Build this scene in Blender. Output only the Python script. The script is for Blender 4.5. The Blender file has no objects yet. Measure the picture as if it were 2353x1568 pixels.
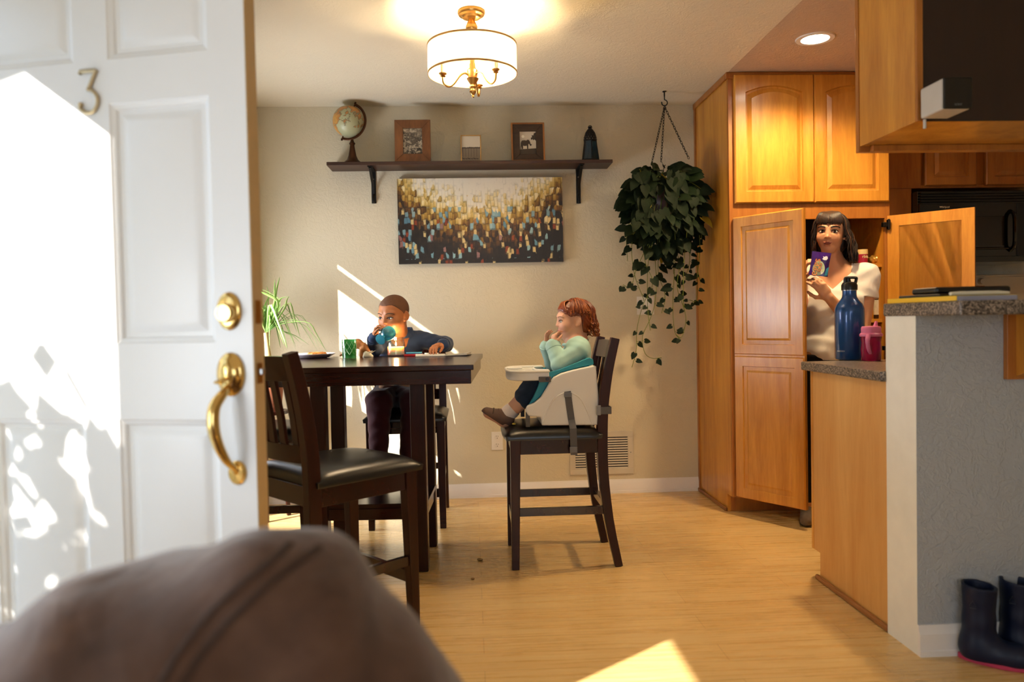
import bpy, bmesh, math, random
import numpy as np
from mathutils import Vector, Matrix
PI = math.pi
R = math.radians
S = bpy.context.scene
COL = S.collection
rnd = random.Random(7)

# ------------------------------------------------------------------ camera
YAW, PITCH, ROLL, FPX, CH = .0521, -.0272, -.0199, 1784.2, 1.11
IW, IH = 2353, 1568
_f = Vector((math.sin(YAW)*math.cos(PITCH), math.cos(YAW)*math.cos(PITCH), math.sin(PITCH)))
_r = Vector((math.cos(YAW), -math.sin(YAW), 0)); _u = _r.cross(_f)
CR = _r*math.cos(ROLL)+_u*math.sin(ROLL); CU = -_r*math.sin(ROLL)+_u*math.cos(ROLL)
CC = Vector((0, 0, CH))
cam_d = bpy.data.cameras.new('camera'); cam = bpy.data.objects.new('camera', cam_d); COL.objects.link(cam)
cam.matrix_world = Matrix(((CR.x, CU.x, -_f.x, 0), (CR.y, CU.y, -_f.y, 0), (CR.z, CU.z, -_f.z, CH), (0, 0, 0, 1)))
cam_d.sensor_width = 36; cam_d.lens = FPX*36/IW; cam_d.clip_start = .05
cam_d.dof.use_dof = True; cam_d.dof.focus_distance = 3.9; cam_d.dof.aperture_fstop = 2.0
S.camera = cam
# ------------------------------------------------------------------ view, world, sun, daylight
S.view_settings.view_transform = 'Standard'; S.view_settings.look = 'None'
S.view_settings.exposure = 0.6; S.view_settings.gamma = 1
S.cycles.use_denoising = True
S.cycles.max_bounces = 7; S.cycles.diffuse_bounces = 3; S.cycles.glossy_bounces = 3; S.cycles.transmission_bounces = 5
S.cycles.use_adaptive_sampling = True; S.cycles.adaptive_threshold = .07; S.cycles.adaptive_min_samples = 24
S.cycles.caustics_reflective = False; S.cycles.caustics_refractive = False
S.cycles.sample_clamp_indirect = 6
w = bpy.data.worlds.new('sky'); S.world = w; w.use_nodes = True
w.node_tree.nodes['Background'].inputs[0].default_value = (.62, .78, 1, 1)
w.node_tree.nodes['Background'].inputs[1].default_value = 1.2
SUN = Vector((1, .79, -.76)).normalized()
def light(name, typ, loc, energy, color, direction=None, **kw):
    d = bpy.data.lights.new(name, typ); d.energy = energy; d.color = color
    for k, v in kw.items(): setattr(d, k, v)
    o = bpy.data.objects.new(name, d); COL.objects.link(o); o.location = loc
    if direction is not None: o.rotation_euler = Vector(direction).to_track_quat('-Z', 'Y').to_euler()
    return o
light('sun', 'SUN', (-6, -4, 6), 12, (1, .95, .86), SUN, angle=.0093)
# daylight in the openings of the left wall (garden door beside the table, front door) and the living room window behind the camera
light('daylight_garden_door', 'AREA', (-1.50, 4.08, 1.02), 44, (.93, .95, 1), (1, 0, 0), shape='RECTANGLE', size=1.6, size_y=.58)
light('daylight_front_door', 'AREA', (-1.62, 1.53, 1.05), 2.2, (.95, .98, 1), (1, .1, 0), shape='RECTANGLE', size=1.9, size_y=.85)
light('added_side_window_fill', 'AREA', (-1.56, .735, 1.0), 13, (.86, .93, 1), (1, -.5, 0), shape='RECTANGLE', size=1.2, size_y=.5)  # fill lamp added at the unseen side window to brighten the bar wall
light('daylight_living_room', 'AREA', (.2, -2.42, 1.45), 12, (.88, .94, 1), (0, 1, 0), shape='RECTANGLE', size=2.0, size_y=1.2)

# ------------------------------------------------------------------ pixel of the photograph -> point of the room at a known depth / height
def ray(x, y): return _f*FPX+CR*(x-IW/2)+CU*(IH/2-y)
def aY(x, y, Y): d = ray(x, y); return CC+d*(Y/d.y)
def aZ(x, y, Z): d = ray(x, y); return CC+d*((Z-CH)/d.z)
def aX(x, y, X): d = ray(x, y); return CC+d*(X/d.x)

# ------------------------------------------------------------------ materials
MATS = {}
def lin(c):
    if isinstance(c, str):
        c = [int(c[i:i+2], 16)/255 for i in (0, 2, 4)]
        c = [(v/12.92 if v <= .04045 else ((v+.055)/1.055)**2.4) for v in c]
    return (c[0], c[1], c[2], 1)
class NT:
    def __init__(s, name):
        s.m = bpy.data.materials.new(name); s.m.use_nodes = True
        s.t = s.m.node_tree; s.b = s.t.nodes['Principled BSDF']; s.out = s.t.nodes['Material Output']
    def n(s, typ, **kw):
        x = s.t.nodes.new(typ)
        for k, v in kw.items():
            if k.startswith('_'): x.inputs[k[1:].replace('_', ' ')].default_value = v
            else: setattr(x, k, v)
        return x
    def l(s, a, b): s.t.links.new(a, b)
    def coord(s, scale=(1, 1, 1), rot=(0, 0, 0), kind='Object'):
        c = s.n('ShaderNodeTexCoord'); m = s.n('ShaderNodeMapping')
        m.inputs['Scale'].default_value = scale; m.inputs['Rotation'].default_value = rot
        s.l(c.outputs[kind], m.inputs[0]); return m.outputs[0]
    def noise(s, vec, scale, detail=4, rough=.55, dist=0):
        x = s.n('ShaderNodeTexNoise'); x.inputs['Scale'].default_value = scale; x.inputs['Detail'].default_value = detail
        x.inputs['Roughness'].default_value = rough; x.inputs['Distortion'].default_value = dist
        s.l(vec, x.inputs['Vector']); return x.outputs['Fac']
    def ramp(s, fac, stops, interp='LINEAR'):
        x = s.n('ShaderNodeValToRGB'); x.color_ramp.interpolation = interp; e = x.color_ramp.elements
        while len(e) < len(stops): e.new(.5)
        for i, (p, c) in enumerate(stops): e[i].position = p; e[i].color = lin(c)
        s.l(fac, x.inputs[0]); return x.outputs[0]
    def math(s, op, a, b=None, c=None, clamp=False):
        x = s.n('ShaderNodeMath', operation=op); x.use_clamp = clamp
        for i, v in enumerate((a, b, c)):
            if v is None: continue
            if isinstance(v, (int, float)): x.inputs[i].default_value = v
            else: s.l(v, x.inputs[i])
        return x.outputs[0]
    def mix(s, fac, a, b, blend='MIX'):
        x = s.n('ShaderNodeMix', data_type='RGBA', blend_type=blend)
        for i, v in ((0, fac), (6, a), (7, b)):
            if isinstance(v, (int, float)): x.inputs[i].default_value = v
            elif isinstance(v, (tuple, list, str)): x.inputs[i].default_value = lin(v)
            else: s.l(v, x.inputs[i])
        return x.outputs[2]
    def bump(s, h, strength=.3, dist=.002):
        x = s.n('ShaderNodeBump'); x.inputs['Strength'].default_value = strength; x.inputs['Distance'].default_value = dist
        s.l(h, x.inputs['Height']); s.l(x.outputs[0], s.b.inputs['Normal'])
    def set(s, **kw):
        al = dict(col='Base Color', rough='Roughness', metal='Metallic', spec='Specular IOR Level', coat='Coat Weight', coatr='Coat Roughness', trans='Transmission Weight', ior='IOR', sheen='Sheen Weight', ecol='Emission Color', es='Emission Strength', sss='Subsurface Weight', alpha='Alpha')
        for k, v in kw.items():
            i = s.b.inputs[al[k]]
            if k in ('col', 'ecol'):
                if isinstance(v, (tuple, list, str)): i.default_value = lin(v)
                else: s.l(v, i)
            elif isinstance(v, (int, float)): i.default_value = v
            else: s.l(v, i)
        return s
def mat(name, col, vary=.08, bump=0, bscale=200, vscale=12, **kw):
    """plain surface: principled with a little procedural colour variation and optional fine bump"""
    t = NT(name); v = t.coord()
    c = lin(col)
    f = t.noise(v, vscale, 3)
    t.set(col=t.mix(f, tuple(x*(1-vary) for x in c[:3]), tuple(min(1, x*(1+vary)) for x in c[:3])), **kw)
    if bump: t.bump(t.noise(v, bscale, 3), bump, .002)
    MATS[name] = t.m; return t.m
def wood(name, dark, light_, axis='z', scale=6, stretch=14, rough=.35, bump=.05, coat=0, spec=.5):
    t = NT(name); s = {'x': (1, stretch, stretch), 'y': (stretch, 1, stretch), 'z': (stretch, stretch, 1)}[axis]
    v = t.coord(s); f = t.noise(v, scale*.25, 6, .6, .6); g = t.noise(v, scale*2.2, 3, .6)
    h = t.math('ADD', t.math('MULTIPLY', f, .75), t.math('MULTIPLY', g, .25))
    t.set(col=t.ramp(h, [(.3, dark), (.68, light_)]), rough=rough, coat=coat, coatr=.15, spec=spec)
    t.bump(h, bump, .001); MATS[name] = t.m; return t.m

# ------------------------------------------------------------------ mesh building
class MB:
    def __init__(s): s.v = []; s.f = []; s.mi = []; s.cur = 0
    def add(s, vs, fs):
        o = len(s.v); s.v += [tuple(p) for p in vs]; s.f += [[i+o for i in f] for f in fs]; s.mi += [s.cur]*len(fs); return s
    def box(s, a, b, M=None):
        (x0, y0, z0), (x1, y1, z1) = a, b
        if x0 > x1: x0, x1 = x1, x0
        if y0 > y1: y0, y1 = y1, y0
        if z0 > z1: z0, z1 = z1, z0
        vs = [Vector(p) for p in ((x0, y0, z0), (x1, y0, z0), (x1, y1, z0), (x0, y1, z0), (x0, y0, z1), (x1, y0, z1), (x1, y1, z1), (x0, y1, z1))]
        if M is not None: vs = [M @ p for p in vs]
        return s.add(vs, [(0, 3, 2, 1), (4, 5, 6, 7), (0, 1, 5, 4), (1, 2, 6, 5), (2, 3, 7, 6), (3, 0, 4, 7)])
    def quadprism(s, bot, top):
        return s.add(list(bot)+list(top), [(3, 2, 1, 0), (4, 5, 6, 7), (0, 1, 5, 4), (1, 2, 6, 5), (2, 3, 7, 6), (3, 0, 4, 7)])
    def prism(s, poly, h0, h1, M=None):
        """poly: 2d points ccw in local xy, extruded from h0 to h1 in local z"""
        n = len(poly); M = M or Matrix()
        vs = [M @ Vector((p[0], p[1], h0)) for p in poly]+[M @ Vector((p[0], p[1], h1)) for p in poly]
        return s.add(vs, [list(range(n))[::-1], list(range(n, 2*n))]+[(i, (i+1) % n, n+(i+1) % n, n+i) for i in range(n)])
    def tube(s, pts, rad, seg=8, cap=True, flat=None, closed=False):
        """swept round (or flat=(w,h) elliptical) section along points"""
        pts = [Vector(p) for p in pts]; n = len(pts)
        rads = rad if isinstance(rad, (list, tuple)) else [rad]*n
        vs, fs = [], []; up = None
        for i, p in enumerate(pts):
            a = pts[i-1] if (i > 0 or closed) else p; b = pts[(i+1) % n] if (i < n-1 or closed) else p
            t = (b-a); t = t.normalized() if t.length > 1e-9 else Vector((0, 0, 1))
            if up is None:
                up = Vector((0, 0, 1)) if abs(t.z) < .9 else Vector((1, 0, 0))
                if flat and len(flat) > 2: up = Vector(flat[2])
            x = t.cross(up); x = x.normalized() if x.length > 1e-6 else t.orthogonal().normalized()
            y = x.cross(t); up = y
            fw, fh = (flat[0], flat[1]) if flat else (1, 1)
            for k in range(seg):
                an = 2*PI*k/seg
                vs.append(p+(x*math.cos(an)*fw+y*math.sin(an)*fh)*rads[i])
        m = n if closed else n-1
        for i in range(m):
            for k in range(seg):
                a = i*seg+k; b = i*seg+(k+1) % seg; j = ((i+1) % n)*seg
                fs.append((a, b, j+(k+1) % seg, j+k))
        if cap and not closed:
            fs.append(list(range(seg))[::-1]); fs.append(list(range((n-1)*seg, n*seg)))
        return s.add(vs, fs)
    def lathe(s, prof, c=(0, 0, 0), seg=32, M=None, a0=0, a1=2*PI):
        """prof: (radius, z) list; revolved about z through c"""
        full = abs(a1-a0-2*PI) < 1e-6; k = seg if full else seg+1
        vs, fs = [], []; M = M or Matrix.Translation(Vector(c))
        for r_, z in prof:
            for i in range(k):
                a = a0+(a1-a0)*i/seg; vs.append(M @ Vector((r_*math.cos(a), r_*math.sin(a), z)))
        for j in range(len(prof)-1):
            for i in range(seg):
                i2 = (i+1) % k; fs.append((j*k+i, j*k+i2, (j+1)*k+i2, (j+1)*k+i))
        if prof[0][0] > 1e-5 and full: pass
        return s.add(vs, fs)
    def ell(s, c, r_, M=None, seg=16, rings=10):
        prof = [(math.sin(PI*i/rings), -math.cos(PI*i/rings)) for i in range(rings+1)]
        prof[0] = (1e-4, -1); prof[-1] = (1e-4, 1)
        T = Matrix.Translation(Vector(c)) @ (M or Matrix()) @ Matrix.Diagonal((r_[0], r_[1], r_[2], 1))
        return s.lathe(prof, seg=seg, M=T)
    def bar(s, p0, p1, w_, h_, up=(0, 0, 1), w1=None, h1=None):
        """rectangular bar between two points; w across, h along up"""
        p0, p1 = Vector(p0), Vector(p1); t = (p1-p0).normalized(); up = Vector(up)
        x = t.cross(up).normalized(); y = x.cross(t); q = []
        for p, a, b in ((p0, w_, h_), (p1, w1 or w_, h1 or h_)):
            q.append([p-x*a/2-y*b/2, p+x*a/2-y*b/2, p+x*a/2+y*b/2, p-x*a/2+y*b/2])
        return s.quadprism(q[0], q[1])
    def sweep(s, pts, w_, h_, side=(1, 0, 0)):
        """rectangular section swept along a path in a plane; side = fixed width axis"""
        pts = [Vector(p) for p in pts]; n = len(pts); x = Vector(side); vs, fs = [], []
        ws = w_ if isinstance(w_, (list, tuple)) else [w_]*n; hs = h_ if isinstance(h_, (list, tuple)) else [h_]*n
        for i, p in enumerate(pts):
            t = (pts[min(i+1, n-1)]-pts[max(i-1, 0)]).normalized(); y = t.cross(x).normalized()
            for a, b in ((-1, -1), (1, -1), (1, 1), (-1, 1)): vs.append(p+x*a*ws[i]/2+y*b*hs[i]/2)
        for i in range(n-1):
            for k in range(4): fs.append((i*4+k, i*4+(k+1) % 4, i*4+4+(k+1) % 4, i*4+4+k))
        fs += [(3, 2, 1, 0), (n*4-4, n*4-3, n*4-2, n*4-1)]
        return s.add(vs, fs)
    def xform(s, M): s.v = [tuple(M @ Vector(p)) for p in s.v]; return s

WM = {}
def tag(o, label=None, cat=None, group=None, kind=None):
    if label: o['label'] = label
    if cat: o['category'] = cat
    if group: o['group'] = group
    if kind: o['kind'] = kind
    return o
def thing(name, label, cat, loc=(0, 0, 0), rotz=0, group=None, kind=None):
    o = bpy.data.objects.new(name, None); COL.objects.link(o); o.empty_display_size = .1
    o.location = loc; o.rotation_euler = (0, 0, rotz)
    WM[o.name] = Matrix.Translation(Vector(loc)) @ Matrix.Rotation(rotz, 4, 'Z')
    return tag(o, label, cat, group, kind)
def obj(name, mb, m, parent=None, smooth=True, bevel=0, bseg=2, angle=40, local=False, sub=0, label=None, mats=None, fixn=True):
    """link mb (world coordinates, or the parent's own when local) as one mesh object"""
    me = bpy.data.meshes.new(name)
    me.from_pydata([tuple(v) for v in mb.v], [], [tuple(f) for f in mb.f])
    for x in (mats or [m]): me.materials.append(x)
    if mats: me.polygons.foreach_set('material_index', mb.mi)
    o = bpy.data.objects.new(name, me); COL.objects.link(o)
    if parent is not None:
        o.parent = parent; P = WM[parent.name]; WM[o.name] = P
        if not local: me.transform(P.inverted())
    else:
        vs = np.array(mb.v); c = Vector(((vs[:, 0].min()+vs[:, 0].max())/2, (vs[:, 1].min()+vs[:, 1].max())/2, vs[:, 2].min()))
        me.transform(Matrix.Translation(-c)); o.location = c; WM[o.name] = Matrix.Translation(c)
    if fixn:
        b = bmesh.new(); b.from_mesh(me); bmesh.ops.recalc_face_normals(b, faces=b.faces); b.to_mesh(me); b.free()
    if smooth:
        me.polygons.foreach_set('use_smooth', [True]*len(me.polygons))
        me.set_sharp_from_angle(angle=R(angle))
    if bevel:
        md = o.modifiers.new('bevel', 'BEVEL'); md.width = bevel; md.segments = bseg; md.limit_method = 'ANGLE'; md.angle_limit = R(35); md.harden_normals = True
    if sub:
        md = o.modifiers.new('subdivision', 'SUBSURF'); md.levels = sub; md.render_levels = sub
    if label: o['label'] = label
    return o
def struct(name, mb, m, parent=None, **kw):
    o = obj(name, mb, m, parent, **kw)
    if parent is None: o['kind'] = 'structure'
    return o
def dup(root, loc, rotz, label, name=None):
    r = root.copy(); COL.objects.link(r); r.location = loc; r.rotation_euler = (0, 0, rotz); r['label'] = label
    for ch in list(root.children):
        c = ch.copy(); COL.objects.link(c); c.parent = r
        for g in list(ch.children):
            d = g.copy(); COL.objects.link(d); d.parent = c
    WM[r.name] = Matrix.Translation(Vector(loc)) @ Matrix.Rotation(rotz, 4, 'Z')
    return r
def text_mb(txt, size, M, depth=.0008):
    """lettering as a mesh, centred, in local xy of M"""
    cu = bpy.data.curves.new('lettering', 'FONT'); cu.body = txt; cu.size = size; cu.align_x = 'CENTER'; cu.align_y = 'CENTER'; cu.extrude = depth
    o = bpy.data.objects.new('lettering', cu); COL.objects.link(o)
    dg = bpy.context.evaluated_depsgraph_get(); me = bpy.data.meshes.new_from_object(o.evaluated_get(dg))
    mb = MB(); mb.add([M @ v.co for v in me.vertices], [list(p.vertices) for p in me.polygons])
    bpy.data.objects.remove(o); bpy.data.curves.remove(cu); bpy.data.meshes.remove(me)
    return mb
def bez(pts, n=24):
    """Catmull-Rom through points"""
    P = [Vector(p) for p in pts]; P = [P[0]*2-P[1]]+P+[P[-1]*2-P[-2]]; out = []
    m = len(P)-3
    for i in range(n):
        u = i/(n-1)*m; k = min(int(u), m-1); t = u-k; a, b, c, d = P[k:k+4]
        out.append(.5*((2*b)+(c-a)*t+(2*a-5*b+4*c-d)*t*t+(3*b-a-3*c+d)*t**3))
    return out
# ================================================================== smooth bodies: blended distance field -> one continuous mesh
def V3(p): return np.array([float(p[0]), float(p[1]), float(p[2])], dtype=np.float32)
def RC(a, b, ra, rb, k=.02, op='+'): return ('rc', V3(a), V3(b), (float(ra), float(rb)), k, op)
def EL(c, r_, M=None, k=.02, op='+'): return ('el', V3(c), V3(r_), None if M is None else np.array([list(x) for x in M], dtype=np.float32), k, op)
def BX(c, h, M=None, rr=.01, k=.02, op='+'): return ('bx', V3(c), V3(h), None if M is None else np.array([list(x) for x in M], dtype=np.float32), k, op, rr)
def _ext(p):
    t = p[0]
    if t == 'rc': r_ = max(p[3]); return np.minimum(p[1], p[2])-r_, np.maximum(p[1], p[2])+r_
    m = float(np.max(p[2])) if t == 'el' else float(np.linalg.norm(p[2]))
    if p[3] is None: return p[1]-p[2], p[1]+p[2]
    return p[1]-m, p[1]+m
def _dist(p, X, Y, Z):
    t = p[0]
    if t == 'rc':
        a, b, (ra, rb) = p[1:4]; ab = b-a; L = float(ab@ab)+1e-12
        px, py, pz = X-a[0], Y-a[1], Z-a[2]
        h = np.clip((px*ab[0]+py*ab[1]+pz*ab[2])/L, 0, 1)
        return np.sqrt((px-ab[0]*h)**2+(py-ab[1]*h)**2+(pz-ab[2]*h)**2)-(ra+(rb-ra)*h)
    c, r_, M = p[1], p[2], p[3]
    px, py, pz = X-c[0], Y-c[1], Z-c[2]
    if M is not None:  # columns of M are the local axes
        px, py, pz = px*M[0, 0]+py*M[1, 0]+pz*M[2, 0], px*M[0, 1]+py*M[1, 1]+pz*M[2, 1], px*M[0, 2]+py*M[1, 2]+pz*M[2, 2]
    if t == 'el':
        k0 = np.sqrt((px/r_[0])**2+(py/r_[1])**2+(pz/r_[2])**2); k1 = np.sqrt((px/r_[0]**2)**2+(py/r_[1]**2)**2+(pz/r_[2]**2)**2)+1e-9
        return k0*(k0-1)/k1
    rr = p[6]; qx, qy, qz = np.abs(px)-r_[0]+rr, np.abs(py)-r_[1]+rr, np.abs(pz)-r_[2]+rr
    return np.sqrt(np.maximum(qx, 0)**2+np.maximum(qy, 0)**2+np.maximum(qz, 0)**2)+np.minimum(np.maximum(qx, np.maximum(qy, qz)), 0)-rr
def sdf_mesh(prims, vox, off=0, clip=None, disp=None, lo=None, hi=None):
    """off: shell offset (clothes); clip(X,Y,Z): kept where negative; disp(X,Y,Z): added to the distance"""
    ext = [_ext(p) for p in prims if p[5] == '+']
    if lo is None: lo = np.min([e[0] for e in ext], 0)-off-4*vox
    if hi is None: hi = np.max([e[1] for e in ext], 0)+off+4*vox
    lo = np.array(lo, dtype=np.float64); n = np.ceil((np.array(hi)-lo)/vox).astype(int)+1
    ax = [(lo[i]+vox*np.arange(n[i])).astype(np.float32) for i in range(3)]
    G = np.full(n, .15, np.float32)
    for p in prims:
        k = p[4]; m = k+off+3*vox; e0, e1 = _ext(p)
        i0 = np.maximum(np.floor((e0-m-lo)/vox).astype(int), 0); i1 = np.minimum(np.ceil((e1+m-lo)/vox).astype(int)+1, n)
        if np.any(i1 <= i0): continue
        sl = tuple(slice(i0[i], i1[i]) for i in range(3))
        X, Y, Z = ax[0][sl[0]][:, None, None], ax[1][sl[1]][None, :, None], ax[2][sl[2]][None, None, :]
        d = _dist(p, X, Y, Z); g = G[sl]
        if p[5] == '+':
            h = np.maximum(k-np.abs(d-g), 0)/k; G[sl] = np.minimum(d, g)-h*h*k*.25
        else:
            d = -d; h = np.maximum(k-np.abs(d-g), 0)/k; G[sl] = np.maximum(d, g)+h*h*k*.25
    G -= off
    X, Y, Z = ax[0][:, None, None], ax[1][None, :, None], ax[2][None, None, :]
    if disp is not None: G = G+disp(X, Y, Z)
    if clip is not None: G = np.maximum(G, clip(X, Y, Z)).astype(np.float32)
    return surface_net(G, lo, vox)
def surface_net(G, lo, vox):
    s = G < 0; nx, ny, nz = G.shape
    cs = [s[dx:nx-1+dx, dy:ny-1+dy, dz:nz-1+dz] for dx in (0, 1) for dy in (0, 1) for dz in (0, 1)]
    cnt = sum(c.astype(np.int8) for c in cs); act = (cnt > 0) & (cnt < 8)
    idx = np.argwhere(act); vid = np.full(act.shape, -1, np.int64); vid[act] = np.arange(len(idx))
    acc = np.zeros((len(idx), 3)); num = np.zeros(len(idx))
    cor = [(dx, dy, dz) for dx in (0, 1) for dy in (0, 1) for dz in (0, 1)]
    val = [G[idx[:, 0]+c[0], idx[:, 1]+c[1], idx[:, 2]+c[2]] for c in cor]
    for i in range(8):
        for j in range(i+1, 8):
            df = np.array(cor[j])-np.array(cor[i])
            if np.abs(df).sum() != 1: continue
            a, b = val[i], val[j]; m = (a < 0) != (b < 0)
            t = np.where(m, a/np.where(m, a-b, 1), 0)
            acc += np.where(m[:, None], np.array(cor[i])+t[:, None]*df, 0); num += m
    P = lo+vox*(idx+acc/np.maximum(num, 1)[:, None])
    F = []
    for axn in range(3):
        sl0 = [slice(None)]*3; sl1 = [slice(None)]*3; sl0[axn] = slice(0, -1); sl1[axn] = slice(1, None)
        a, b = s[tuple(sl0)], s[tuple(sl1)]; e = np.argwhere(a != b)
        o = [i for i in range(3) if i != axn]
        ok = (e[:, o[0]] > 0) & (e[:, o[1]] > 0) & (e[:, o[0]] < G.shape[o[0]]-1) & (e[:, o[1]] < G.shape[o[1]]-1); e = e[ok]
        if not len(e): continue
        q = []
        for d0, d1 in ((-1, -1), (0, -1), (0, 0), (-1, 0)):
            c = e.copy(); c[:, o[0]] += d0; c[:, o[1]] += d1; q.append(vid[c[:, 0], c[:, 1], c[:, 2]])
        q = np.stack(q, 1); fl = a[tuple(e.T)]
        if axn == 1: fl = ~fl
        q[~fl] = q[~fl][:, ::-1]; F.append(q)
    mb = MB(); F = np.concatenate(F) if F else np.zeros((0, 4), int); F = F[(F >= 0).all(1)]
    mb.v = [tuple(p) for p in P.tolist()]; mb.f = F.tolist(); mb.mi = [0]*len(mb.f); return mb
def relax(mb, it=1):
    """light smoothing of a field mesh"""
    P = np.array(mb.v); F = np.array(mb.f)
    E = np.concatenate([F[:, [i, (i+1) % 4]] for i in range(4)]); E = np.concatenate([E, E[:, ::-1]])
    for _ in range(it):
        A = np.zeros_like(P); c = np.zeros(len(P)); np.add.at(A, E[:, 0], P[E[:, 1]]); np.add.at(c, E[:, 0], 1)
        P = np.where(c[:, None] > 0, .5*P+.5*A/np.maximum(c, 1)[:, None], P)
    mb.v = [tuple(p) for p in P.tolist()]; return mb
def axes(F, U):
    """3x3 with columns right, forward, up from a forward and an approximate up"""
    F = Vector(F).normalized(); Rr = F.cross(Vector(U)).normalized(); U2 = Rr.cross(F)
    return Matrix(((Rr.x, F.x, U2.x), (Rr.y, F.y, U2.y), (Rr.z, F.z, U2.z)))
# ================================================================== the setting
D, HC, XL, XR, YB, XK = 4.85, 2.44, -1.36, 4.0, -2.6, 1.43
def plaster(name, col, strength=.30):
    t = NT(name); v = t.coord()
    n1 = t.noise(v, 5, 3); vv = t.n('ShaderNodeTexVoronoi', feature='SMOOTH_F1'); vv.inputs['Scale'].default_value = 9
    md = t.n('ShaderNodeVectorMath', operation='ADD'); ns = t.n('ShaderNodeTexNoise'); ns.inputs['Scale'].default_value = 6; ns.inputs['Detail'].default_value = 5
    t.l(v, ns.inputs['Vector']); sc = t.n('ShaderNodeVectorMath', operation='SCALE'); sc.inputs['Scale'].default_value = .55
    t.l(ns.outputs['Color'], sc.inputs[0]); t.l(v, md.inputs[0]); t.l(sc.outputs[0], md.inputs[1]); t.l(md.outputs[0], vv.inputs['Vector'])
    rid = t.noise(md.outputs[0], 11, 2, .5, 1.5); rid = t.math('ABSOLUTE', t.math('SUBTRACT', rid, .5)); rid = t.math('SUBTRACT', 1, t.math('MULTIPLY', rid, 9, clamp=True))
    fine = t.noise(v, 60, 4)
    h = t.math('ADD', t.math('MULTIPLY', rid, .5), t.math('ADD', t.math('MULTIPLY', vv.outputs['Distance'], .6), t.math('MULTIPLY', fine, .45)))
    c = lin(col); t.set(col=t.mix(n1, tuple(x*.96 for x in c[:3]), c[:3]), rough=.75, spec=.25); t.bump(h, strength, .006)
    MATS[name] = t.m; return t.m
m_wall = plaster('beige trowelled plaster', 'd8cdb2')
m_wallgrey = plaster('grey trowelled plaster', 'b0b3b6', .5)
m_ceil = plaster('off white ceiling paint', 'e8dec6', .25)
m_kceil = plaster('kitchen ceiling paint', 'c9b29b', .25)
m_pillar = mat('cream wall end paint', 'efede4', rough=.7)
m_trimw = mat('white trim paint', 'efeae6', .02, rough=.35)
def bamboo():
    t = NT('honey bamboo planks'); v = t.coord()
    br = t.n('ShaderNodeTexBrick'); br.offset = .37; br.offset_frequency = 2
    for k, x in (('Scale', 1), ('Mortar Size', .0012), ('Mortar Smooth', .3), ('Bias', 0), ('Brick Width', 1.25), ('Row Height', .128)): br.inputs[k].default_value = x
    br.inputs['Color1'].default_value = (.35, .35, .35, 1); br.inputs['Color2'].default_value = (.65, .65, .65, 1); br.inputs['Mortar'].default_value = (0, 0, 0, 1)
    t.l(v, br.inputs['Vector'])
    vs = t.coord((1.1, 26, 1)); a = t.noise(vs, 2.2, 5, .6, .3); b = t.noise(t.coord((4, 70, 1)), 2, 3, .6)
    kn = t.noise(t.coord((7, 22, 1)), 2.2, 2, .5); kn = t.math('MULTIPLY', t.math('SUBTRACT', kn, .66, clamp=True), 3, clamp=True)
    f = t.math('ADD', t.math('MULTIPLY', a, .6), t.math('ADD', t.math('MULTIPLY', b, .22), t.math('MULTIPLY', br.outputs['Color'], .22)))
    c = t.ramp(f, [(.28, 'c69a58'), (.5, 'd6b072'), (.76, 'e2c68e')])
    c = t.mix(t.math('MULTIPLY', kn, .5), c, 'a8692f')
    c = t.mix(t.math('MULTIPLY', br.outputs['Fac'], .5), c, '7a5228')
    t.set(col=c, rough=t.math('ADD', .22, t.math('MULTIPLY', a, .12)), spec=.5); t.bump(t.math('SUBTRACT', t.math('MULTIPLY', b, .2), br.outputs['Fac']), .05, .001)
    MATS['bamboo'] = t.m; return t.m
m_floor = bamboo()
struct('floor', MB().box((XL-.2, YB-.1, -.08), (XR+.1, D+.15, 0)), m_floor, smooth=False)
struct('ceiling', MB().box((XL-.2, YB-.1, HC), (XK, D+.15, HC+.1)).box((XK, YB-.1, HC), (XR+.1, 2.4, HC+.1)), m_ceil, smooth=False)
struct('ceiling_kitchen', MB().box((XK, 2.4, HC), (XR+.1, D+.15, HC+.1)), m_kceil, smooth=False)
struct('wall_back', MB().box((XL-.2, D, 0), (XR+.1, D+.12, HC)), m_wall, smooth=False)
# left wall with the garden door (window_1) and the front door opening
GY0, GY1, GZ1 = 3.74, 4.42, 1.985
FY0, FY1, FZ1 = 1.08, 1.985, 2.06
VY0, VY1, VZ0, VZ1 = .45, 1.02, .35, 1.63
xl = XL-.13
lw = MB()
lw.box((xl, YB, 0), (XL, VY0, HC)).box((xl, VY0, 0), (XL, VY1, VZ0)).box((xl, VY0, VZ1), (XL, VY1, HC)).box((xl, VY1, 0), (XL, FY0, HC)).box((xl-.31, FY0-.10, 0), (xl, FY0, 2.6)).box((xl, FY0, FZ1), (XL, FY1, HC)).box((xl, FY1, 0), (XL, GY0, HC)).box((xl, GY0, GZ1), (XL, GY1, HC)).box((xl, GY1, 0), (XL, D, HC)).box((xl, GY0, 0), (XL, GY1, .08))  # outer wing wall beside the doorway added, unseen, to shade part of the door
struct('wall_left', lw, m_wall, smooth=False)
struct('wall_behind', MB().box((XL-.13, YB-.12, 0), (-.85, YB, HC)).box((1.25, YB-.12, 0), (XR, YB, HC)).box((-.85, YB-.12, 0), (1.25, YB, .8)).box((-.85, YB-.12, 2.1), (1.25, YB, HC)), m_wall, smooth=False)
struct('wall_right', MB().box((XR, YB, 0), (XR+.12, D, HC)), m_wall, smooth=False)
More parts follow.
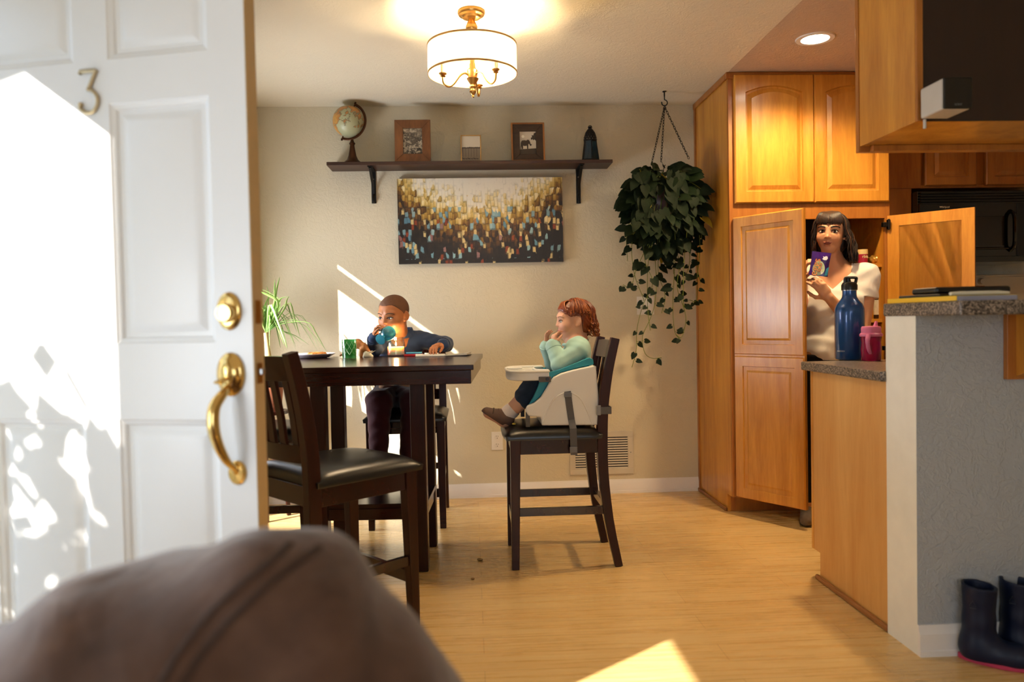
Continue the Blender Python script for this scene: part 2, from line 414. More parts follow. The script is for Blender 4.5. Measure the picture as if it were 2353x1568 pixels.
# garden door frame: the deep rail near the top is the bar that splits the sun strip on the back wall
g = MB(); xw = XL-.10
g.box((xw-.02, GY0, .08), (xw+.02, GY0+.012, GZ1)).box((xw-.02, GY1-.012, .08), (xw+.02, GY1, GZ1)).box((xw-.004, GY0, 1.810), (xw+.004, GY1, 1.934)).box((xw-.02, GY0, .08), (xw+.02, GY1, .13))
struct('window_1', g, m_trimw, smooth=False)
# unseen porch roof added to cut the sunlight coming through the front doorway
struct('added_porch_roof', MB().box((XL-1.01, FY0-.10, 2.601), (XL-.131, 2.4, 2.70)), m_trimw, smooth=False)
struct('trim_2', MB().box((XL, FY0-.055, 0), (XL+.012, FY0, FZ1+.07)).box((XL, FY0, FZ1), (XL+.012, FY1+.07, FZ1+.07)), m_trimw, smooth=False)
def baseboard(name, p0, p1, n, h=.088, d=.014):
    """profiled board from p0 to p1 (floor points), n = direction into the room"""
    prof = [(0, 0), (d, 0), (d, h*.18), (d*.82, h*.2), (d*.82, h*.72), (d*.45, h*.86), (d*.35, h), (0, h)]
    p0, p1, n = Vector((*p0, 0)), Vector((*p1, 0)), Vector((*n, 0)); vs = []
    for p in (p0, p1): vs += [p+n*a+Vector((0, 0, b)) for a, b in prof]
    k = len(prof)
    return struct(name, MB().add(vs, [(i, (i+1) % k, k+(i+1) % k, k+i) for i in range(k)]+[list(range(k)), list(range(k, 2*k))]), m_trimw, angle=25)
baseboard('baseboard_back', (XL, D), (XK-.002, D), (0, -1))
baseboard('baseboard_left', (XL, FY1), (XL, GY0), (1, 0))
struct('added_side_window', MB().box((xl+.04, VY0, VZ0), (xl+.07, VY0+.02, VZ1)).box((xl+.04, VY1-.02, VZ0), (xl+.07, VY1, VZ1)).box((xl+.04, VY0, VZ0), (xl+.07, VY1, VZ0+.02)), m_trimw, smooth=False)  # side window added out of view to shape the sunlight on the floor
# unseen shrub added outside the front door to dapple the sunlight on it
hg = MB(); rh = random.Random(4)
for i in range(1500):
    x, y = rh.uniform(-2.65, -2.15), rh.uniform(.15, 1.75); z = 1.95*rh.random()**.62*(1-.16*abs(y-.9))
    a, b, s_ = rh.uniform(0, 6.3), rh.uniform(-.8, .8), rh.uniform(.03, .062)
    u = Vector((math.cos(a), math.sin(a), b*.5))*s_; v = Vector((-math.sin(a)*.4, math.cos(a)*.4, 1-abs(b)*.5)).normalized()*s_*1.3; p = Vector((x, y, z))
    hg.add([p-u, p-v, p+u, p+v], [(0, 1, 2, 3)])
struct('added_shrub', hg, mat('outdoor shrub leaves', '2f5a24', .3, rough=.6), smooth=False, fixn=False)
# half wall of the kitchen bar: cream end towards the dining room, grey face towards the camera
PW0, PW1, PX, PZ = 2.41, 2.59, 1.418, 1.097
pw = MB(); pw.box((PX, PW0, 0), (3.6, PW1, PZ))
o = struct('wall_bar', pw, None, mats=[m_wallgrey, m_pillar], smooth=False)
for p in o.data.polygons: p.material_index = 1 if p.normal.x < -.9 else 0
baseboard('baseboard_bar', (PX, PW0), (3.6, PW0), (0, -1), h=.10, d=.018)
# ================================================================== kitchen joinery
m_maple = wood('honey maple', 'b4701e', 'e0a040', 'z', 5, 9, .34, .03, .25)
m_maplex = wood('honey maple crossways', 'b4701e', 'e0a040', 'x', 5, 9, .34, .03, .25)
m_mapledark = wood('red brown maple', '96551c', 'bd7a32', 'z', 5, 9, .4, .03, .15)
m_panelm = wood('pale maple veneer', 'cc8f48', 'e2b06a', 'z', 4, 8, .42, .02)
m_shoe = wood('brown shoe moulding', '7c4a22', 'a56a35', 'y', 6, 12, .4)
m_dark = mat('dark brown interior', '2a1c12', rough=.7)  # plain dark brown for panel backs and slots
m_intr = mat('cabinet interior laminate', '8a6a48', rough=.6)
m_hinge = mat('dark steel hinge', '3a3836', rough=.3, metal=.9)
m_black = mat('black plastic', '0b0b0c', rough=.35)
m_blackgloss = mat('glossy black enamel', '050506', rough=.08, coat=.5)
def granite():
    t = NT('speckled brown granite laminate'); v = t.coord()
    a = t.n('ShaderNodeTexVoronoi'); a.inputs['Scale'].default_value = 260; t.l(v, a.inputs['Vector'])
    b = t.noise(v, 130, 4, .7)
    sep = t.n('ShaderNodeSeparateColor'); t.l(a.outputs['Color'], sep.inputs[0])
    f = t.math('ADD', t.math('MULTIPLY', sep.outputs[0], .55), t.math('MULTIPLY', b, .45))
    t.set(col=t.ramp(f, [(.22, '1b1817'), (.42, '4a413b'), (.6, '7b6d62'), (.8, 'b0a090')]), rough=.3); return t.m
m_gran = granite()

def raised_door(mb, w_, h_, t=.02, rail=.06, arch=0, z0=0):
    """raised panel door in local coords: x 0..w, z 0..h, front at y=-t (towards -y)"""
    n = 17
    def loop(inset, y, da):
        """closed loop: bottom-left, bottom-right, then over the (arched) top right to left"""
        x0, x1, zb, zt = inset, w_-inset, z0+inset, z0+h_-inset
        pts = [(x0, y, zb), (x1, y, zb)]
        for i in range(n):
            u = i/(n-1); x = x1+(x0-x1)*u
            pts.append((x, y, zt-da*(2*u-1)**2))
        return pts
    a = arch
    L = [loop(0, 0, 0), loop(0, -t*.7, 0), loop(.006, -t, 0), loop(rail, -t, a), loop(rail+.004, -t*.55, a), loop(rail+.012, -t*.5, a), loop(rail+.034, -t*.95, a), loop(rail+.040, -t*.95, a)]
    vs = [p for l_ in L for p in l_]; k = n+2
    fs = []
    for i in range(len(L)-1):
        for j in range(k): fs.append((i*k+j, i*k+(j+1) % k, (i+1)*k+(j+1) % k, (i+1)*k+j))
    fs.append(list(range(k))[::-1]); fs.append([(len(L)-1)*k+j for j in range(k)])
    return mb.add(vs, fs)
def flat_back(mb, w_, h_, t, rail, z0):
    """inside of a door: flat frame with a shallow recessed panel, on the +y side"""
    x0, x1 = rail, w_-rail; a, b = z0+rail, z0+h_-rail
    mb.box((0, 0, z0), (rail, .003, z0+h_)); mb.box((w_-rail, 0, z0), (w_, .003, z0+h_)); mb.box((rail, 0, z0), (w_-rail, .003, a)); mb.box((rail, 0, b), (w_-rail, .003, z0+h_))
    return mb
# ---- tall pantry cabinet
YF = D-.613; PXR = aY(2041, 600, YF).x
pan = thing('pantry_cabinet', 'tall honey maple pantry cabinet with two open lower doors beside the dining wall', 'cabinet', ((XK+PXR)/2, (YF+D)/2, 0))
c = MB(); zf = .10
c.box((XK, YF, zf), (XK+.02, D, HC)).box((XK, YF+.07, 0), (XK+.02, D, zf)).box((PXR-.02, YF, zf), (PXR, D, HC)).box((XK+.02, YF+.02, zf), (PXR-.02, D, zf+.02)).box((XK+.02, YF+.02, HC-.02), (PXR-.02, D, HC))
obj('carcass', c, m_maple, pan, smooth=False)
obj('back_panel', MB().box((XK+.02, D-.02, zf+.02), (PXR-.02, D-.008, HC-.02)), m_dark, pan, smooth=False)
def zpix(x, y, Y=YF): return aY(x, y, Y).z
zu0, zu1 = zpix(1690, 470), zpix(1684, 176)      # upper doors
zl1 = zpix(1692, 502); zl0 = zpix(1697, 1138)    # lower doors (hinge edge)
ff = MB(); st = .042
ff.box((XK, YF-.02, zf), (XK+st, YF, HC)).box((PXR-st*.7, YF-.02, zf), (PXR, YF, HC)).box((XK+st, YF-.02, HC-.07), (PXR-st*.7, YF, HC)).box((XK+st, YF-.02, zl1-.012), (PXR-st*.7, YF, zu0+.012)).box((XK+st, YF-.02, zf), (PXR-st*.7, YF, zf+.035))
obj('face_frame', ff, m_mapledark, pan, smooth=False, bevel=.002)
obj('crown_moulding', MB().box((XK-.012, YF-.032, HC-.035), (PXR+.01, YF, HC)).box((XK-.012, YF, HC-.035), (XK, D, HC)), m_mapledark, pan, smooth=False, bevel=.004, label='dark reddish strip under the ceiling')
obj('toe_kick', MB().box((XK+.02, YF+.07, 0), (PXR-.02, YF+.085, zf)), m_mapledark, pan, smooth=False)
obj('scribe_strip', MB().box((XK-.007, D-.03, .0), (XK, D, HC-.035)), m_mapledark, pan, smooth=False)
obj('shoe_moulding', MB().box((XK-.014, YF+.07, 0), (XK, D, .022)), m_shoe, pan, bevel=.006)
xm = aY(1864, 320, YF).x
for x0, x1, kn in ((XK+.028, xm-.002, 1), (xm+.002, PXR-.012, 0)):
    d = raised_door(MB(), x1-x0, zu1-zu0, .022, .062, .035, zu0)
    d.xform(Matrix.Translation((x0, YF-.021, 0)))
    obj('door', d, m_maple, pan, angle=18)
wd = xm-.004-(XK+.028)
def swing(hx, ang, flip, w_, z0, z1, split):
    """open door hinged at hx; ang = opening angle; flip: hinge on its right side"""
    mb = MB()
    for a, b in ((z0, split-.004), (split+.004, z1)): raised_door(mb, w_, b-a, .022, .055, 0, a)
    mb.box((.0, -.016, z0), (w_, 0, z1)); flat_back(mb, w_, z1-z0, .02, .06, z0)
    M_ = Matrix.Translation((hx, YF-.021, 0)) @ Matrix.Rotation(-ang if not flip else ang, 4, 'Z')
    if flip: M_ = M_ @ Matrix.Translation((-w_, 0, 0))
    return mb.xform(M_)
zs = zpix(1700, 815)
HXL = XK+.03; HXR = PXR-.014
ANG_L = R(56); ANG_R = R(133)
obj('door', swing(HXL, ANG_L, False, wd*.97, zl0, zl1, zs), m_maple, pan, angle=18)
obj('door', swing(HXR, ANG_R, True, wd*.97, zl0, zl1, zs), m_maple, pan, angle=18)
for zz in (zpix(2030, 518), zpix(2030, 800)):
    hb = MB(); hx = PXR-.03
    hb.box((hx-.02, YF-.045, zz-.012), (hx+.006, YF-.018, zz+.012)).box((hx+.004, YF-.05, zz-.026), (hx+.018, YF-.03, zz+.026)); hb.tube([(hx+.01, YF-.045, zz-.03), (hx+.01, YF-.045, zz+.03)], .006)
    obj('hinge', hb, m_hinge, pan, bevel=.002)
for py in (606, 733, 880):
    zz = zpix(2010, py, YF+.05)
    obj('shelf', MB().box((XK+.02, YF+.03, zz-.02), (PXR-.02, D-.02, zz)), m_maplex, pan, smooth=False)
SH1 = zpix(2010, 606, YF+.05); SH2 = zpix(2010, 733, YF+.05); SH3 = zpix(2010, 880, YF+.05)
# ---- wall panel, microwave uppers
YU = D-.34; xu0 = PXR
x_u1 = aY(2118, 400, YU).x; zub = zpix(2200, 432, YU)
up = thing('wall_cabinet', 'short maple wall cabinet over the black microwave', 'cabinet', (x_u1+.4, D-.17, zub))
x_u2 = x_u1+.80
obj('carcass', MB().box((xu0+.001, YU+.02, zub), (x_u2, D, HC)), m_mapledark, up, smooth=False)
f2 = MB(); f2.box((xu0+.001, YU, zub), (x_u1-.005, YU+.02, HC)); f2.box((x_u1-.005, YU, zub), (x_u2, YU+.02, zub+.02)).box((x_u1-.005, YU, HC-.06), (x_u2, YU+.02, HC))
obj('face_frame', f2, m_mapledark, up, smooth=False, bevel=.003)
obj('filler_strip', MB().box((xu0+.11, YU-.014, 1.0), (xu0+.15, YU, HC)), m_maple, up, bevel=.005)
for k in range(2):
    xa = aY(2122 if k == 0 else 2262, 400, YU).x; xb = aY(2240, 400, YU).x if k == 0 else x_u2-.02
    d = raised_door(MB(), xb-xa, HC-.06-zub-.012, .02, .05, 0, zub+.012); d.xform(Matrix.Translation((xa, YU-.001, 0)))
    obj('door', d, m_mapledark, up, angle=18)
# ---- microwave over the range
ym = D-.41; mx0 = aY(2112, 500, ym).x; mx1 = mx0+.76; mz1 = zpix(2150, 437, ym); mz0 = zpix(2200, 603, ym)
mw = thing('microwave', 'black over-the-range microwave under the short wall cabinet', 'microwave', ((mx0+mx1)/2, (ym+D)/2, mz0))
obj('body', MB().box((mx0, ym+.02, mz0), (mx1, D-.001, mz1-.002)), m_blackgloss, mw, bevel=.004)
dz0, dz1 = zpix(2200, 590, ym), zpix(2200, 468, ym); wx0, wx1 = aY(2178, 530, ym).x, aY(2308, 530, ym).x; wz0, wz1 = zpix(2200, 566, ym), zpix(2200, 498, ym)
dr = MB(); dr.box((mx0+.005, ym, dz0), (mx1-.17, ym+.02, wz0)).box((mx0+.005, ym, wz1), (mx1-.17, ym+.02, dz1)).box((mx0+.005, ym, wz0), (wx0, ym+.02, wz1)).box((wx1, ym, wz0), (mx1-.17, ym+.02, wz1))
dd = obj('door', dr, m_blackgloss, mw, smooth=False)
obj('window', MB().box((wx0, ym+.006, wz0), (wx1, ym+.02, wz1)), mat('smoked glass', '1c1712', rough=.12), dd, smooth=False)
hd = MB(); hx = wx1+.035; hd.tube(bez([(hx, ym, wz1+.03), (hx, ym-.035, wz1), (hx, ym-.04, (wz0+wz1)/2), (hx, ym-.035, wz0), (hx, ym, wz0-.03)], 16), .011)
obj('handle', hd, m_blackgloss, dd)
gr = MB()
for i in range(5): gr.box((mx0+.01, ym-.004, mz1-.02-i*.016), (mx1-.01, ym+.012, mz1-.011-i*.016))
obj('vent_grille', gr, m_blackgloss, mw, bevel=.002)
obj('trim_bar', MB().tube([(mx0+.01, ym-.006, zpix(2200, 572, ym)), (mx1-.18, ym-.006, zpix(2200, 572, ym))], .007), m_blackgloss, mw)
obj('control_panel', MB().box((mx1-.165, ym, dz0), (mx1-.004, ym+.02, dz1)), m_black, mw, bevel=.002)
lp = aY(2166, 476, ym-.001)
obj('logo', text_mb('Whirlpool', .0145, Matrix.Translation((lp.x+.012, ym-.0006, lp.z)) @ Matrix.Rotation(PI/2, 4, 'X')), mat('silver lettering', 'c8b8a0', rough=.4), mw)
fp = MB().box((xu0+.001, YU+.005, 0), (mx0-.003, D-.001, zub-.001))
tag(obj('end_panel', fp, m_mapledark, None, smooth=False), 'tall brown wood end panel between the pantry and the microwave', 'panel')
# ---- range backguard behind the bar
yr = D-.12; rx0, rx1 = aY(2141, 650, yr).x, aY(2262, 650, yr).x; rz1 = zpix(2200, 634, yr); rz0 = .90
rg = thing('kitchen_range', 'pale kitchen range backguard with three white knobs, half hidden by the bar', 'stove', ((rx0+rx1)/2, D-.33, 0))
m_bisq = mat('bisque enamel', 'c9b89a', rough=.3)
obj('backguard', MB().box((rx0, yr, rz0), (rx1+.35, D-.001, rz1)).box((rx0-.005, yr-.008, rz1-.012), (rx1+.355, D-.001, rz1+.004)), m_bisq, rg, bevel=.006)
obj('body', MB().box((rx0, D-.66, 0), (rx1+.35, yr, rz0)), m_bisq, rg, bevel=.006)
obj('control_strip', MB().box((rx0+.004, yr-.004, zpix(2200, 664, yr)), (rx1, yr, zpix(2200, 658, yr))), m_mapledark, rg, smooth=False)
for px in (2172, 2212, 2252):
    p = aY(px, 647, yr); Mk = Matrix.Translation(p) @ Matrix.Rotation(PI/2, 4, 'X')
    obj('knob', MB().lathe([(0, .03), (.017, .03), (.02, .02), (.02, .004), (.026, 0)], M=Mk, seg=20), m_bisq, rg)
# ---- peninsula under the bar
BY1 = 3.19; BZ = .872
pen = thing('base_cabinet', 'maple kitchen base cabinet with a plain end panel beside the cream half wall', 'cabinet', (2.4, (PW1+BY1)/2, 0))
ep = [(PW1+.001, 0), (BY1-.055, 0), (BY1-.055, .115), (BY1, .115), (BY1, BZ), (PW1+.001, BZ)]
Mx = Matrix(((0, 0, 1, 0), (1, 0, 0, 0), (0, 1, 0, 0), (0, 0, 0, 1)))
obj('end_panel', MB().prism(ep, XK, XK+.018, Mx), m_panelm, pen, smooth=False)
obj('corner_stile', MB().box((XK-.003, BY1-.0, .115), (XK+.045, BY1+.02, BZ)), m_maple, pen, bevel=.003)
obj('carcass', MB().box((XK+.02, PW1+.01, .115), (3.5, BY1, BZ)).box((XK+.02, PW1+.01, 0), (3.5, BY1-.07, .115)), m_panelm, pen, smooth=False)
obj('shoe_moulding', MB().box((XK-.016, PW1+.002, 0), (XK, BY1-.035, .022)), m_shoe, pen, bevel=.007)
ct = thing('countertop', 'lower speckled granite laminate kitchen countertop under the bottles', 'countertop', (2.4, 2.9, BZ))
obj('slab', MB().box((XK-.03, PW1+.001, BZ), (3.5, BY1+.05, .908)), m_gran, ct, bevel=.006, bseg=3)
obj('backsplash', MB().box((XK-.0, PW1+.001, .908), (3.5, PW1+.02, 1.01)), m_gran, ct, bevel=.005)
BX0 = 1.412; bt0, bt1 = aX(2208, 712, BX0).y, PW1+.006
bar = thing('bar_top', 'raised speckled granite bar top overhanging the grey half wall', 'countertop', (2.4, 2.4, PZ))
obj('slab', MB().box((BX0, bt0, PZ), (3.6, bt1, 1.14)), m_gran, bar, bevel=.005, bseg=3)
xb = aY(2305, 800, PW0).x
cb = thing('corbel', 'wooden support bracket holding the bar top against the grey half wall', 'bracket', (xb+.03, PW0-.02, .80))
cz0 = aY(2305, 873, PW0-.02).z
obj('back_plate', MB().box((xb, PW0-.02, cz0), (xb+.10, PW0, PZ)), m_mapledark, cb, bevel=.002)
pr = [(PW0-.02, PZ), (PW0-.02, cz0+.01), (PW0-.05, cz0+.02), (PW0-.09, cz0+.09), (PW0-.20, PZ-.05), (PW0-.21, PZ)]
obj('brace', MB().prism(pr, xb+.028, xb+.075, Mx), m_maple, cb, bevel=.002)
# ---- hanging cabinet over the bar
HX, HY0, HY1, HZ = 1.437, 2.44, 2.795, 1.72
hc = thing('hanging_cabinet', 'hanging maple cabinet fixed to the ceiling above the bar', 'cabinet', (2.5, 2.62, HZ))
obj('body', MB().box((HX, HY0, HZ+.0), (3.6, HY1, HC)), m_maple, hc, bevel=.002)
obj('face_frame', MB().box((HX-.004, HY1, HZ-.02), (HX+.05, HY1+.022, HC)).box((HX+.05, HY1, HZ-.02), (3.6, HY1+.022, HZ+.04)), m_mapledark, hc, bevel=.002)
obj('light_rail', MB().box((HX+.035, HY1-.03, HZ-.022), (3.6, HY1-.002, HZ-.0005)), m_mapledark, hc, bevel=.002)
obj('corner_moulding', MB().box((HX+.0, HY0-.012, HZ), (HX+.022, HY0, HC)), m_mapledark, hc, bevel=.003)
obj('front_panel', MB().box((HX+.024, HY0-.004, HZ+.001), (3.6, HY0-.0005, HC)), wood('dark brown panel wood', '1e1008', '2e190c', 'z', 4, 8, .5, .02), hc, smooth=False, label='dark brown front panel')  # near face coloured a darker brown than the maple body
# loudspeaker on the cabinet's near face
ys = HY0-.15; a = aY(2167, 178, ys); b = aY(2233, 250, ys)
sp = thing('loudspeaker', 'small white loudspeaker with black grille mounted on the dark hanging cabinet', 'speaker', ((a.x+b.x)/2, HY0-.07, b.z))
m_spk = mat('silver speaker shell', 'c9c4bd', rough=.4)
obj('shell', MB().box((a.x, ys+.004, b.z), (b.x, HY0-.030, a.z)), m_spk, sp, bevel=.006, bseg=3)
obj('grille', MB().box((a.x, ys-.004, b.z), (b.x, ys+.004, a.z)), m_black, sp, bevel=.006, bseg=3)
obj('logo', text_mb('SONY', .009, Matrix.Translation(((a.x+b.x)/2, ys-.0045, b.z+.012)) @ Matrix.Rotation(PI/2, 4, 'X')), mat('grey lettering', '6a6a6a', rough=.4), sp)
obj('mounting_bracket', MB().box(((a.x+b.x)/2-.02, HY0-.0295, b.z+.01), ((a.x+b.x)/2+.02, HY0-.0005, b.z+.03)).tube([((a.x+b.x)/2-.03, HY0-.03, b.z-.03), ((a.x+b.x)/2-.03, HY0-.03, b.z)], .005), m_spk, sp, bevel=.002)
# ================================================================== furniture
m_esp = wood('espresso stained wood', '1c0804', '3c150a', 'z', 6, 12, .30, .03, .05, .3)
m_espx = wood('espresso stained wood crossways', '1c0a05', '38150b', 'x', 6, 12, .2, .02, .15, .4)
m_leather = mat('black leatherette', '0e0c0c', .2, .12, 350, rough=.30, spec=.6)
m_brass = mat('polished brass', 'dcb872', .05, rough=.16, metal=1)
m_oldbrass = mat('tarnished brass', '9a6a2c', .2, rough=.4, metal=.8)
m_nickel = mat('satin nickel', 'b9a58a', .05, rough=.25, metal=1)
m_steel = mat('steel', '9a9a9a', .05, rough=.3, metal=1)
m_doorw = mat('white gloss door paint', 'f0efee', .015, .05, 40, rough=.32)
m_doore = mat('bare cream door edge', 'cbb083', .1, rough=.6)
# ---- front door, swung open into the room
DT = R(14.5); LX, LY = -.487, 1.762; DW, DTK = .87, .044
Md = Matrix(((-math.cos(DT), math.sin(DT), 0, LX), (math.sin(DT), math.cos(DT), 0, LY), (0, 0, 1, .012), (0, 0, 0, 1)))
door = thing('door_1', None, None, (LX, LY, 0), kind='structure')
ux = (.092, .347, .437, .692); zr = [(.33, .885), (1.06, 1.615), (1.715, 1.93)]; TOP = 2.03
lf = MB(); rec = .002
def slab(u0, u1, z0, z1): lf.box((u0, 0, z0), (u1, DTK-.001, z1), Md)
slab(.001, ux[0], 0, TOP); slab(ux[3], DW, 0, TOP); slab(ux[1], ux[2], 0, TOP)
for a, b in ((ux[0], ux[1]), (ux[2], ux[3])):
    zz = [0]+[v for r_ in zr for v in r_]+[TOP]
    for i in range(0, len(zz), 2): slab(a, b, zz[i], zz[i+1])
obj('leaf', lf, m_doorw, door, smooth=False)
for a, b in ((ux[0], ux[1]), (ux[2], ux[3])):
    for z0, z1 in zr:
        pm = MB(); Ls = []
        for ins, y in ((0, 0), (.004, .004), (.012, .007), (.016, .013), (.026, .013), (.034, .010), (.044, .0065), (.05, .0055)):
            Ls.append([Md @ Vector(p) for p in ((a+ins, y, z0+ins), (b-ins, y, z0+ins), (b-ins, y, z1-ins), (a+ins, y, z1-ins))])
        vs = [p for l_ in Ls for p in l_]; fs = [(i*4+j, i*4+(j+1) % 4, i*4+4+(j+1) % 4, i*4+4+j) for i in range(len(Ls)-1) for j in range(4)]
        fs.append([len(vs)-4+j for j in range(4)]); pm.add(vs, fs)
        obj('panel', pm, m_doorw, door, angle=20)
obj('edge_strip', MB().box((-.001, .001, 0), (.001, DTK, TOP), Md), m_doore, door, smooth=False, label='bare cream edge of the door')
def dpt(u, z, y=0): return Md @ Vector((u, y, z-.012))
nb = MB()
c3 = [(.029, .043), (-.019, .047), (.003, .004), (-.012, .001), (-.026, -.013), (-.025, -.031), (-.010, -.046), (.010, -.046), (.024, -.034), (.021, -.028)]
p3 = [Vector((-.022, 0, .050)), Vector((.026, 0, .049))]
u3, z3 = .398, 1.655
def n3(x, z): return dpt(u3-x, z3+z, -.004)
nb.tube([n3(-.020, .043), n3(-.018, .049), n3(.022, .049)], .0046, 8)
nb.tube([n3(.024, .050), n3(.004, .010)], .0046, 8)
nb.tube([n3(x, z) for x, z in [(p.x, p.z) for p in bez([(.000, 0, .007), (.012, 0, .003), (.024, 0, -.012), (.024, 0, -.030), (.012, 0, -.045), (-.006, 0, -.046), (-.020, 0, -.036), (-.022, 0, -.028)], 26)]], .0046, 8)
nb.ell(n3(-.020, -.027), (.006, .006, .006))
obj('house_number', nb, mat('satin pale brass', 'c9b793', .05, rough=.35, metal=.7), door, label='brass numeral 3')
nl = MB(); q = dpt(.395, 1.535); nl.tube([q, q+Vector((-.012, -.03, .006))], .0012, 6)
obj('nail', nl, m_steel, door)
Mf = Md.to_3x3()
def disc(mb, u, z, prof, sx=1, sz=1, tilt=0):
    """lathe about the door's outward normal; prof: (radius, height out of the face)"""
    Ml = Matrix.Translation(dpt(u, z)) @ (Mf @ Matrix.Rotation(PI/2, 3, 'X')).to_4x4() @ Matrix.Diagonal((sx, sz, 1, 1))
    return mb.lathe(prof, M=Ml, seg=28)
db = MB(); disc(db, .056, 1.142, [(.030, 0), (.030, .004), (.026, .008), (.022, .009), (0.0001, .010)], 1, 1.42)
dbo = obj('deadbolt', db, m_brass, door)
cy = MB(); disc(cy, .056, 1.138, [(.0215, .008), (.0205, .024), (.018, .028), (.0135, .028), (.0125, .0265), (.0001, .0265)])
obj('lock_cylinder', cy, m_brass, dbo)
hs = MB(); disc(hs, .056, 1.0, [(.034, 0), (.034, .005), (.030, .010), (.027, .011), (.024, .016), (.012, .021), (.0001, .022)], 1, 1.45)
disc(hs, .047, .778, [(.022, 0), (.022, .004), (.018, .009), (.0001, .011)], 1, 1.25)
hso = obj('handle_set', hs, m_brass, door)
gp = MB(); pts = bez([dpt(.056, .972, -.012), dpt(.060, .955, -.035), dpt(.068, .930, -.052), dpt(.068, .89, -.058), dpt(.062, .85, -.052), dpt(.053, .81, -.034), dpt(.047, .79, -.014), dpt(.047, .779, -.006)], 30)
gp.tube(pts, [.008+.006*math.sin(min(1, i/22)*PI) for i in range(30)], 12)
obj('grip', gp, m_brass, hso)
tl = MB(); a = dpt(.056, .99, -.015); b = dpt(.060, .985, -.045); tl.tube([a, (a+b)/2+Vector((0, 0, .004)), b, b+Vector((-.002, -.008, .004))], [.010, .012, .014, .004], 10, flat=(1, .3))
obj('thumb_latch', tl, m_brass, hso)
for z0, z1 in ((1.113, 1.166), (.978, 1.024)):
    lpz = obj('latch_plate', MB().box((-.003, .010, z0-.012), (-.001, .033, z1-.012), Md), m_oldbrass, door, bevel=.001)
obj('latch_bolt', MB().box((-.014, .013, .985), (-.003, .026, 1.0), Md), m_steel, lpz, bevel=.003)

# ---- counter-height dining chairs (built once at the origin, front towards +y)
def make_chair(label):
    t = thing('dining_chair', label, 'chair', group='dark counter-height dining chairs')
    W2 = .21
    ct_ = MB(); nx, ny = 17, 17; top, bot = [], []
    for j in range(ny):
        for i in range(nx):
            u, v = 2*i/(nx-1)-1, 2*j/(ny-1)-1
            ex = (1-abs(u)**4.5)*(1-abs(v)**4.5); ex = max(ex, 0)**.42
            x = u*(W2+.012); y = v*.215+.02
            if v > .6: y += .012*(1-u*u)*(v-.6)/.4
            top.append((x, y, .597+.036*ex)); bot.append((x*.985, y*.985, .578))
    g = lambda i, j: j*nx+i
    fs = [(g(i, j), g(i+1, j), g(i+1, j+1), g(i, j+1)) for j in range(ny-1) for i in range(nx-1)]
    k = nx*ny; fb = [tuple(x+k for x in f[::-1]) for f in fs]
    rim = [g(i, 0) for i in range(nx)]+[g(nx-1, j) for j in range(1, ny)]+[g(i, ny-1) for i in range(nx-2, -1, -1)]+[g(0, j) for j in range(ny-2, 0, -1)]
    fr = [(rim[i], rim[(i+1) % len(rim)], rim[(i+1) % len(rim)]+k, rim[i]+k)[::-1] for i in range(len(rim))]
    ct_.add(top+bot, fs+fb+fr)
    obj('seat_cushion', ct_, m_leather, t, local=True, angle=70)
    for s in (-1, 1):
        lg = MB(); x = s*(W2-.023)
        lg.quadprism([(x-.0165+s*.003, .184-.0, 0), (x+.0165+s*.003, .184, 0), (x+.0165+s*.003, .217, 0), (x-.0165+s*.003, .217, 0)], [(x-.0225, .168, .58), (x+.0225, .168, .58), (x+.0225, .214, .58), (x-.0225, .214, .58)])
        obj('leg', lg, m_esp, t, local=True, bevel=.003)
        rl = MB(); pts = bez([(x, -.262, 0), (x, -.222, .20), (x, -.200, .40), (x, -.196, .56), (x, -.203, .72), (x, -.228, .88), (x, -.262, 1.02)], 18)
        rl.sweep(pts, .042, [.034+.012*math.sin(PI*min(1, i/17*.9)) for i in range(18)])
        obj('leg', rl, m_esp, t, local=True, bevel=.003)
    ap = MB(); a = W2-.045
    ap.box((-a, .185, .513), (a, .208, .58)).box((-a, -.207, .513), (a, -.184, .58))
    for s in (-1, 1): ap.box((s*(W2-.030), -.175, .513), (s*(W2-.008), .17, .58))
    obj('seat_frame', ap, m_espx, t, local=True, bevel=.002)
    for s in (-1, 1): obj('stretcher', MB().bar((s*(W2-.02), .20, .255), (s*(W2-.02), -.212, .255), .020, .036), m_espx, t, local=True, bevel=.002)
    obj('stretcher', MB().bar((-W2+.03, .2, .19), (W2-.03, .2, .19), .020, .045), m_espx, t, local=True, bevel=.002)
    obj('stretcher', MB().bar((-W2+.03, -.214, .26), (W2-.03, -.214, .26), .020, .036), m_espx, t, local=True, bevel=.002)
    tr = MB(); pz = [(.925, -.240), (.96, -.2475), (1.0, -.2565), (1.005, -.258)]
    def curvebar(z0, z1, y0, y1, th=.022):
        vs, n = [], 9
        for i in range(n):
            u = 2*i/(n-1)-1; x = u*(W2-.044); b = -.022*(1-u*u)
            vs += [(x, y0+b-th/2, z0), (x, y0+b+th/2, z0), (x, y1+b+th/2, z1), (x, y1+b-th/2, z1)]
        return MB().add(vs, [(i*4+k_, i*4+(k_+1) % 4, i*4+4+(k_+1) % 4, i*4+4+k_) for i in range(n-1) for k_ in range(4)]+[(3, 2, 1, 0), (n*4-4, n*4-3, n*4-2, n*4-1)])
    obj('top_rail', curvebar(.925, 1.008, -.236, -.256), m_espx, t, local=True, bevel=.003)
    obj('lower_rail', curvebar(.655, .715, -.198, -.204), m_espx, t, local=True, bevel=.003)
    for i in range(5):
        u = (i-2)*.4; x = u*(W2-.05); b = -.022*(1-u*u)
        obj('slat', MB().sweep([(x, -.203+b, .71), (x, -.213+b, .80), (x, -.238+b, .93)], .038, .012), m_esp, t, local=True, bevel=.002)
    return t
chair = make_chair('dark wood counter chair in front of the table, black seat, turned partly away')
